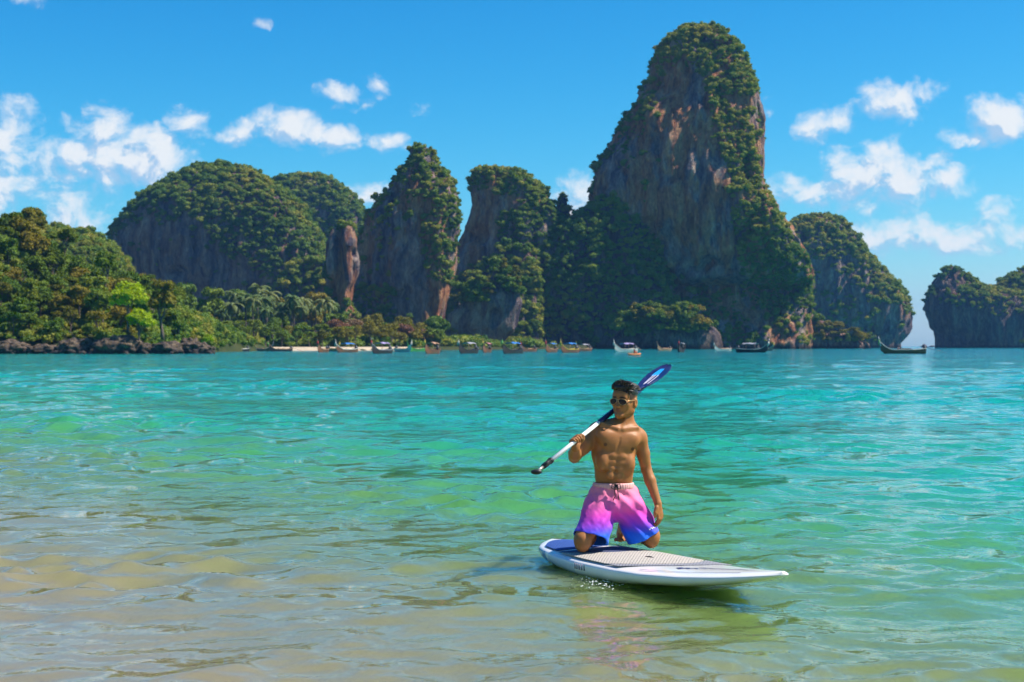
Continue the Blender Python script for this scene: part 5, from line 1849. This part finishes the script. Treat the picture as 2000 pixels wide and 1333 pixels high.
def make_shorts():
    WA = W(1198, 947, 11.03)
    Fd = Field((0.38, 10.62, DECK + 0.03), (1.14, 11.35, 0.68), 0.0055)
    Fd.ell(W(1198, 955, 11.03), (0.144, 0.106, 0.07), 0.02)
    Fd.ell(W(1199, 984, 11.03), (0.212, 0.135, 0.085), 0.05)
    Fd.ell(W(1206, 1004, 11.03), (0.10, 0.085, 0.058), 0.04)
    ends = []
    for H, K, wpx, wpy, wd, r in ((HIP_R, KNE_R, 1154, 1054, 10.895, 0.124), (HIP_L, KNE_L, 1258, 1051, 11.065, 0.122)):
        e = W(wpx, wpy, wd)
        a = H + [0, -0.01, 0.0]
        ext = e + (e - a) / np.linalg.norm(e - a) * 0.16
        Fd.cone(a, ext, 0.108, r + 0.016, 0.035)
        ends.append((e, (e - a) / np.linalg.norm(e - a), K))
    # hollow: cloth about 14 mm thick
    ax = [Fd.lo[k] + Fd.h * np.arange(Fd.n[k]) for k in range(3)]
    P = np.stack(np.meshgrid(*ax, indexing='ij'), -1)
    # crumples and folds
    q = P - np.array([WA[0], 11.0, 0])
    fold = 0.010 * fbm(np.stack([q[..., 0] * 16 + q[..., 2] * 9, q[..., 1] * 14, q[..., 2] * 5 - q[..., 0] * 6], -1), 41, 3)
    fold += 0.006 * np.sin(q[..., 0] * 62 + 2.0 * np.sin(q[..., 2] * 12) + q[..., 2] * 40 * np.sign(q[..., 0])) * sstep(q[..., 2], 0.30, 0.50) * 0.8
    fold += 0.007 * np.sin(q[..., 2] * 52 + np.abs(q[..., 0]) * 55) * (1 - sstep(q[..., 2], 0.33, 0.5))
    zw = WA[2]
    Fd.phi = (Fd.phi + fold * sstep(zw - P[..., 2], -0.01, 0.05)).astype(np.float32)
    inner = -(Fd.phi + 0.013)
    cut = P[..., 2] - (zw + 0.012)
    midx = (ends[0][0][0] + ends[1][0][0]) / 2
    hem = np.where(P[..., 0] < midx, (P - ends[0][0]) @ ends[0][1], (P - ends[1][0]) @ ends[1][1])
    hem += 0.005 * np.sin(P[..., 0] * 32)
    Fd.phi = np.maximum(np.maximum(np.maximum(Fd.phi, inner), cut), hem).astype(np.float32)
    V, F = Fd.skin()
    me = mesh_np('shorts', V - BASE, F)
    m, t, b = material('ombre_cloth')
    tcx = t.new('ShaderNodeTexCoord')
    sx = t.new('ShaderNodeSeparateXYZ')
    t.put(sx.inputs[0], tcx.outputs['Object'])
    n = t.noise(tcx.outputs['Object'], 12.0, 4)
    z0, z1 = float(V[:, 2].min() - BASE[2]), float(V[:, 2].max() - BASE[2])
    f = t.math('ADD', t.maprange(sx.outputs[2], z0, z1, 0, 1, False), t.math('MULTIPLY', t.math('SUBTRACT', n, 0.5), 0.07))
    col = t.ramp(f, [(0.04, (0.004, 0.17, 0.78)), (0.21, (0.008, 0.110, 0.74)), (0.30, (0.14, 0.060, 0.64)), (0.40, (0.42, 0.045, 0.56)), (0.52, (0.66, 0.050, 0.46)), (0.72, (0.82, 0.15, 0.38)), (1.0, (0.86, 0.27, 0.33))])
    t.put(b.inputs['Base Color'], col)
    b.inputs['Roughness'].default_value = 0.7
    b.inputs['Specular IOR Level'].default_value = 0.25
    b.inputs['Sheen Weight'].default_value = 0.1
    wv = t.noise(tcx.outputs['Object'], 160.0, 2)
    t.put(b.inputs['Normal'], t.bump(wv, 0.25, 0.002))
    so = obj('shorts', me, m, PERSON)
    so['label'] = 'swim shorts fading from pink through magenta to blue'
    # gathered waistband
    n_a = 180
    th = np.arange(n_a + 1) * 2 * math.pi / n_a
    rows = []
    for k, (dz, rr) in enumerate([(-0.030, 0.0), (-0.028, 0.006), (-0.016, 0.009), (0.004, 0.009), (0.014, 0.006), (0.016, -0.004)]):
        g = 0.0022 * np.sin(th * 46 + 0.7 * k) + 0.0014 * np.sin(th * 71)
        rows.append(np.stack([WA[0] + (0.1385 + rr + g) * np.cos(th), WA[1] + (0.101 + rr + g) * np.sin(th), np.full(n_a + 1, zw + dz)], -1))
    wb = MB().grid(np.array(rows))
    me2 = wb.mesh('waistband')
    me2.transform(Matrix.Translation(-Vector(BASE)))
    wm = plain('waistband_cloth', (0.80, 0.40, 0.38), 0.75, vary=0.08, scale=30)
    obj('waistband', me2, wm, so)
    # black drawstring bow
    mb = MB()
    kx, kz = W(1203, 947, 10.92)[0], W(1203, 947, 10.92)[2]
    fy = WA[1] - 0.103 - 0.016
    K = np.array([kx, fy - 0.006, kz])
    mb.tube([K + [-0.012, 0, 0.003], K + [0.012, 0, -0.003]], 0.007, 6)
    for sg in (-1, 1):
        mb.tube([K, K + [sg * 0.026, -0.008, 0.006], K + [sg * 0.034, -0.008, -0.022], K + [sg * 0.016, -0.006, -0.030], K + [sg * 0.004, -0.003, -0.004]], 0.0036, 5)
        mb.tube([K, K + [sg * 0.010, -0.010, -0.040], K + [sg * 0.012 + 0.004, -0.016, -0.078], K + [sg * 0.020, -0.014, -0.108]], 0.0036, 5)
    me3 = mb.mesh('drawstring')
    me3.transform(Matrix.Translation(-Vector(BASE)))
    obj('drawstring', me3, plain('black_cord', (0.015, 0.013, 0.013), 0.8), so)
    # small white script near the hem of one leg, laid on the cloth
    from mathutils.bvhtree import BVHTree
    bv = BVHTree.FromPolygons([tuple(x) for x in V], [tuple(x) for x in F])
    pts = []
    for q in np.linspace(0, 1, 26):
        tx, ty = 1268 + 15 * q, 1034 - 5 * q + 2.0 * math.sin(q * 20) * (1 - q * 0.7)
        o_ = Vector((0, 0, CAMH))
        d = (Vector(W(tx, ty, 11.0)) - o_).normalized()
        hit = bv.ray_cast(o_, d)[0]
        if hit is not None:
            pts.append(np.array(hit) - np.array(d) * 0.002)
    if len(pts) > 6:
        me4 = MB().tube(pts, 0.0028, 4).mesh('script_print')
        me4.transform(Matrix.Translation(-Vector(BASE)))
        obj('script_print', me4, plain('white_print', (0.75, 0.76, 0.82), 0.7), so)


make_shorts()


def make_sunglasses():
    root = empty('sunglasses', tuple(hp(0, 0.10, -0.012)))
    o0 = hp(0, 0.10, -0.012)
    tag(root, 'gold-rimmed aviator sunglasses with dark lenses on the face of the kneeling person', 'sunglasses')
    gold = plain('gold_wire', (0.70, 0.46, 0.22), 0.35, metal=0.8)
    lensm, t, b = material('dark_lens')
    tcx = t.new('ShaderNodeTexCoord')
    sx = t.new('ShaderNodeSeparateXYZ')
    t.put(sx.inputs[0], tcx.outputs['Object'])
    t.put(b.inputs['Base Color'], t.mix(t.maprange(sx.outputs[2], -0.022, 0.016), (0.060, 0.026, 0.016), (0.012, 0.008, 0.008)))
    b.inputs['Roughness'].default_value = 0.12
    b.inputs['Specular IOR Level'].default_value = 0.2
    for s in (-1, 1):
        th = np.linspace(0, 2 * math.pi, 33)
        # teardrop: flat on top, drooping outwards
        x = 0.0290 * np.cos(th) * (1 + 0.10 * np.sin(th))
        z = 0.0255 * np.sin(th)
        z = np.where(z > 0, z * 0.72, z)
        z = z - 0.10 * x * 1.0
        xs = s * (0.0365 + x)
        dep = 0.106 - 2.9 * (xs ** 2)
        rim = np.array([hp(a, d, -0.012 + q) for a, d, q in zip(xs, dep, z)]) - o0
        f = MB().tube(rim, 0.0014, 6, cap=False).build('rim', gold, root)
        mb = MB()
        cpt = hp(s * 0.0365, 0.1085 - 2.9 * 0.0365 ** 2, -0.013) - o0
        mb.add(np.vstack([rim[:-1], cpt]), [[k, (k + 1) % 32, 32] for k in range(32)])
        mb.add(np.vstack([rim[:-1], cpt]) - HF * 0.002, [[(k + 1) % 32, k, 32] for k in range(32)])
        mb.build('lens', lensm, root)
        MB().tube([hp(s * 0.061, 0.093, -0.004) - o0, hp(s * 0.074, 0.070, -0.003) - o0, hp(s * 0.081, 0.03, -0.003) - o0, hp(s * 0.083, -0.010, -0.004) - o0, hp(s * 0.083, -0.030, -0.016) - o0], [0.003, 0.0026, 0.0024, 0.0024, 0.002], 6).build('temple', gold, root)
    for dz, bw in ((0.002, 0.0), (-0.008, 0.002)):
        MB().tube([hp(-0.0085, 0.106, dz - 0.004) - o0, hp(0, 0.110 + bw, dz - 0.002) - o0, hp(0.0085, 0.106, dz - 0.004) - o0], 0.0018, 6).build('bridge', gold, root)


make_sunglasses()


def make_paddle():
    t0 = float((PAD_A - PAD_HAND) @ PAD_DIR)
    root = empty('paddle', tuple(PAD_T(t0)))
    o0 = PAD_T(t0)
    tag(root, 'paddle with white shaft and dark blue blade resting over the shoulder of the kneeling person', 'paddle')
    white = plain('white_shaft', (0.78, 0.78, 0.76), 0.3, vary=0.05)
    navy = plain('navy_plastic', (0.016, 0.022, 0.085), 0.3, vary=0.2)
    blk = plain('black_plastic', (0.014, 0.014, 0.015), 0.45)
    q = lambda t: PAD_T(t) - o0
    ts = float((PAD_SH - PAD_HAND) @ PAD_DIR)
    tw = ts - 0.06                                            # white shaft ends just before the shoulder
    # blade end from the photo: direction of the same line
    t_blade0, t_blade1 = ts + 0.52, ts + 0.965
    MB().tube([q(t0 + 0.16), q(tw)], 0.0145, 12).build('shaft', white, root)
    MB().tube([q(tw), q(tw + 0.012), q(t_blade0 - 0.1), q(t_blade0 + 0.05)], [0.0165, 0.0185, 0.0185, 0.0155], 12).build('shaft_sleeve', navy, root)
    # grip end: black clamp, thin stem, flat oval palm grip
    cl = MB().tube([q(t0 + 0.075), q(t0 + 0.165)], 0.0185, 12).tube([q(t0 + 0.155), q(t0 + 0.175)], 0.0215, 12).tube([q(t0 + 0.10) + [0, -0.022, 0.006], q(t0 + 0.17) + [0, -0.022, 0.006]], 0.006, 6)
    cl.build('clamp', blk, root)
    MB().tube([q(t0), q(t0 + 0.08)], 0.0095, 8).build('grip_stem', plain('dull_metal', (0.45, 0.40, 0.36), 0.4, metal=0.6), root)
    s = PAD_DIR
    sd = np.array([1.0, 0.15, 0.1]) - s * (s[0] + 0.15 * s[1] + 0.1 * s[2])
    sd /= np.linalg.norm(sd)
    nn = np.cross(s, sd)
    g = MB()
    v, f = ico_core(None, 1.0, 3)
    L = np.array([1.0, 0.0, 0.02])
    L /= np.linalg.norm(L)
    Mn = np.array([0, -0.75, 0.35])
    Mn = Mn - L * (Mn @ L)
    Mn /= np.linalg.norm(Mn)
    N3 = np.cross(L, Mn)
    g.add(q(t0 - 0.008) + v[:, :1] * 0.038 * L + v[:, 1:2] * 0.020 * Mn + v[:, 2:] * 0.018 * N3, f)
    g.build('palm_grip', blk, root)
    # blade: dished leaf shape, angled a little off the shaft line
    cam_dir = np.array([0.0, -1.0, 0.0])
    wdir = np.cross(s, cam_dir)
    wdir /= np.linalg.norm(wdir)
    if wdir[2] < 0:
        wdir = -wdir
    wdir = wdir * 0.27 - cam_dir * 0.94
    wdir = wdir - s * (wdir @ s)
    wdir /= np.linalg.norm(wdir)
    nrm = np.cross(s, wdir)
    if nrm[1] > 0:
        nrm = -nrm
    uu = np.linspace(0, 1, 26)
    hw = np.interp(uu, [0, 0.06, 0.2, 0.42, 0.62, 0.8, 0.92, 0.98, 1.0], [0.020, 0.038, 0.064, 0.083, 0.086, 0.075, 0.052, 0.026, 0.006])
    ww = np.linspace(-1, 1, 13)
    def surf(u_, w_, off):
        h_ = np.interp(u_, uu, hw)
        dish = 0.010 * (w_ ** 2) + 0.010 * u_ ** 2
        rib = 0.012 * np.exp(-(w_ / 0.22) ** 2) * (1 - u_) ** 1.2
        return (q(t_blade0) + (u_ * (t_blade1 - t_blade0))[..., None] * s + (w_ * h_ + 0.006 * u_)[..., None] * wdir + (dish + rib + off)[..., None] * nrm)
    U_, W_ = np.meshgrid(uu, ww, indexing='ij')
    top, bot = surf(U_, W_, 0.003), surf(U_, W_, -0.003 - 0.02 * np.exp(-(W_ / 0.25) ** 2) * (1 - U_) ** 1.2)
    b = MB().grid(top).grid(bot[:, ::-1])
    for e1, e2 in ((top[:, 0], bot[:, 0]), (bot[:, -1], top[:, -1]), (bot[0], top[0]), (top[-1], bot[-1])):
        b.grid(np.stack([e1, e2], 1))
    m, t, bb = material('blade_blue')
    tcx = t.new('ShaderNodeTexCoord')
    n = t.noise(tcx.outputs['Object'], 9.0, 4)
    t.put(bb.inputs['Base Color'], t.mix(t.maprange(n, 0.35, 0.7), (0.008, 0.016, 0.085), (0.030, 0.028, 0.110)))
    bb.inputs['Roughness'].default_value = 0.22
    blade = b.build('blade', m, root)
    sky_b = plain('decal_blue', (0.02, 0.36, 0.85), 0.35)
    u1, w1 = np.meshgrid(np.linspace(0.56, 0.84, 12), np.linspace(-1, 1, 8), indexing='ij')
    hwid = 0.34 * (1 - 0.45 * np.abs((u1 - 0.62) / 0.3) ** 2)
    MB().grid(surf(u1, 0.15 + w1 * hwid, 0.0045)).build('decal_patch', sky_b, blade)
    lin = plain('decal_white', (0.72, 0.70, 0.82), 0.4)
    for w0 in (-0.22, 0.05, 0.34):
        u1 = np.linspace(0.20, 0.58, 14)
        MB().tube(surf(u1, np.full(14, w0), 0.0045), 0.0032, 5, flat=(1, 0.3)).build('decal_line', lin, blade)


make_paddle()
# ---------------------------------------------------------------- small things on the water
def small_person(name, loc, rz, pose, shirt, label):
    """distant figure: one continuous body, clothing colour by height"""
    Fd = Field((-0.6, -0.6, -0.05), (0.6, 0.6, 1.8), 0.03)
    if pose == 'sit':
        hz = 0.12
        for s in (-1, 1):
            Fd.chain([(s * .10, 0, hz), (s * .14, -.38, hz + .18), (s * .13, -.55, hz - .02)], [.085, .07, .05], .04)
            Fd.chain([(s * .19, 0, hz + .50), (s * .28, -.16, hz + .30), (s * .16, -.34, hz + .34)], [.06, .05, .04], .04)
    else:
        hz = 0.85
        for s in (-1, 1):
            Fd.chain([(s * .10, 0, hz), (s * .11, -.02, hz - .42), (s * .11, 0, 0.04)], [.09, .07, .05], .04)
            Fd.chain([(s * .20, 0, hz + .52), (s * .26, 0, hz + .25), (s * .24, -.10, hz + .02)], [.06, .05, .04], .04)
    Fd.cone((0, 0, hz), (0, 0.0, hz + .28), .14, .13, .06)
    Fd.ell((0, 0, hz + .40), (.19, .12, .20), .06)
    Fd.cone((0, 0, hz + .56), (0, -.01, hz + .66), .055, .055, .04)
    Fd.ell((0, -.015, hz + .76), (.085, .10, .12), .03)
    V, F = Fd.skin()
    me = mesh_np(name, V, F)
    C = np.tile(np.array([0.33, 0.16, 0.08]), (len(V), 1))
    C[(V[:, 2] > hz + .02) & (V[:, 2] < hz + .56) & (np.abs(V[:, 0]) < .24)] = shirt
    C[(V[:, 2] <= hz + .02) & (V[:, 2] > hz - .35)] = (0.03, 0.035, 0.06)
    C[(V[:, 2] > hz + .80) | ((V[:, 2] > hz + .70) & (V[:, 1] > 0.02))] = (0.012, 0.010, 0.009)
    colour_attr(me, C)
    me.materials.append(SKIN)
    o = obj('person', me)
    o.location = loc
    o.rotation_euler = (0, 0, rz)
    tag(o, label, 'person')
    return o


def make_kayak():
    D = CAMH * FPX / (694.5 - HORIZ)
    x = (1239 - 1000) / FPX * D
    root = empty('kayak', (x, D, 0), math.radians(30))
    S = np.linspace(0, 1, 25)
    rows = []
    for s in S:
        hw = 0.40 * max(math.sin(math.pi * s), 0.02) ** 0.7
        th = np.linspace(0, 2 * math.pi, 17)
        top = 0.26 + 0.16 * abs(2 * s - 1) ** 2.5
        rows.append(np.stack([np.full(17, (s - .5) * 2.7), hw * np.cos(th), top * 0.5 + 0.03 + (top * 0.5) * np.sin(th)], -1))
    MB().grid(np.array(rows)).build('hull', PAINT['orange'], root)
    MB().box((0, 0, 0.30), (0.9, 0.42, 0.06)).build('seat', PAINT['yellow'], root, False)
    MB().tube([[-.45, 0, .3], [-.52, 0, .62]], 0.05, 6).build('backrest', PAINT['yellow'], root)
    tag(root, 'small orange and yellow kayak ahead of the moored boats', 'kayak')
    small_person('kayaker', (x, D, 0.28), math.radians(120), 'sit', (0.62, 0.10, 0.03), 'person in orange-red top sitting in the small kayak')
    p = empty('kayak_paddle', (x, D - 0.4, 0.72), math.radians(20))
    MB().tube([[-1.0, 0, -.18], [1.0, 0, .18]], 0.02, 6).build('shaft', PAINT['black'], p)
    for sg in (-1, 1):
        MB().tube([[sg * .9, 0, sg * .16], [sg * 1.05, 0, sg * .19], [sg * 1.25, 0, sg * .225]], [0.02, 0.09, 0.03], 8, flat=(1, .25)).build('blade', PAINT['yellow'], p)
    tag(p, 'double-bladed kayak paddle held by the person in the small kayak', 'paddle')


make_kayak()
_bl = BIG.location
small_person('boatman', (_bl[0] - 1.0, _bl[1], 0.62), math.radians(-40), 'sit', (0.75, 0.72, 0.66), 'person in pale shirt sitting amidships in the lone brown longtail')

# far rocks in the channel
karst('sea_stack', [(672.5, 1804, 1806), (674, 1802, 1808), (676, 1800, 1810), (679, 1798, 1812)], 2400, 'tiny far sea stack on the horizon in the channel', depth=0.8, seed=171, dz=0.8, rough=0.12, mat=ROCK_DARK, cat='rock')
karst('sea_rock', [(675.4, 1818, 1824), (676.3, 1814, 1828), (679, 1812, 1830)], 2400, 'flat far rock low on the horizon beside the sea stack', depth=0.8, seed=175, dz=0.6, rough=0.1, mat=ROCK_DARK, cat='rock')


# splash where the rail cuts the ripples
def make_splash():
    rg = np.random.default_rng(21)
    mb = MB()
    for q in range(170):
        t = rg.random()
        c = W(1150 + 45 * rg.normal(0, 0.5), 1138, 10.0)
        y = CAMH * FPX / (1140 + rg.normal(0, 9) - HORIZ)
        p = np.array([(1172 + rg.normal(0, 24) - 1000) / FPX * y, y, 0.012 + 0.012 * rg.random()])
        v, f = ico_core(None, 0.0015 + 0.0042 * rg.random() ** 3, 1)
        mb.add(v * [1.5, 1.5, 0.7] + p, f)
    m = plain('foam', (0.80, 0.82, 0.80), 0.3)
    o = mb.build('foam', m)
    tag(o, 'flecks of white foam where the board rail meets the water', 'foam', kind='stuff')


make_splash()

# ---------------------------------------------------------------- sea air
def make_haze():
    mb = MB().box((0, 0, 111.0), (16600, 16600, 238.0))
    m = bpy.data.materials.new('sea_air')
    m.use_nodes = True
    nt = m.node_tree
    nt.nodes.remove(nt.nodes['Principled BSDF'])
    pv = nt.nodes.new('ShaderNodeVolumePrincipled')
    pv.inputs['Color'].default_value = (0.20, 0.50, 1.0, 1)
    pv.inputs['Density'].default_value = 0.00007
    pv.inputs['Anisotropy'].default_value = 0.0
    nt.links.new(pv.outputs[0], nt.nodes['Material Output'].inputs['Volume'])
    o = mb.build('haze', m, smooth=False)
    tag(o, 'thin blue sea air softening the far cliffs', 'haze', kind='stuff')
    return o


make_haze()
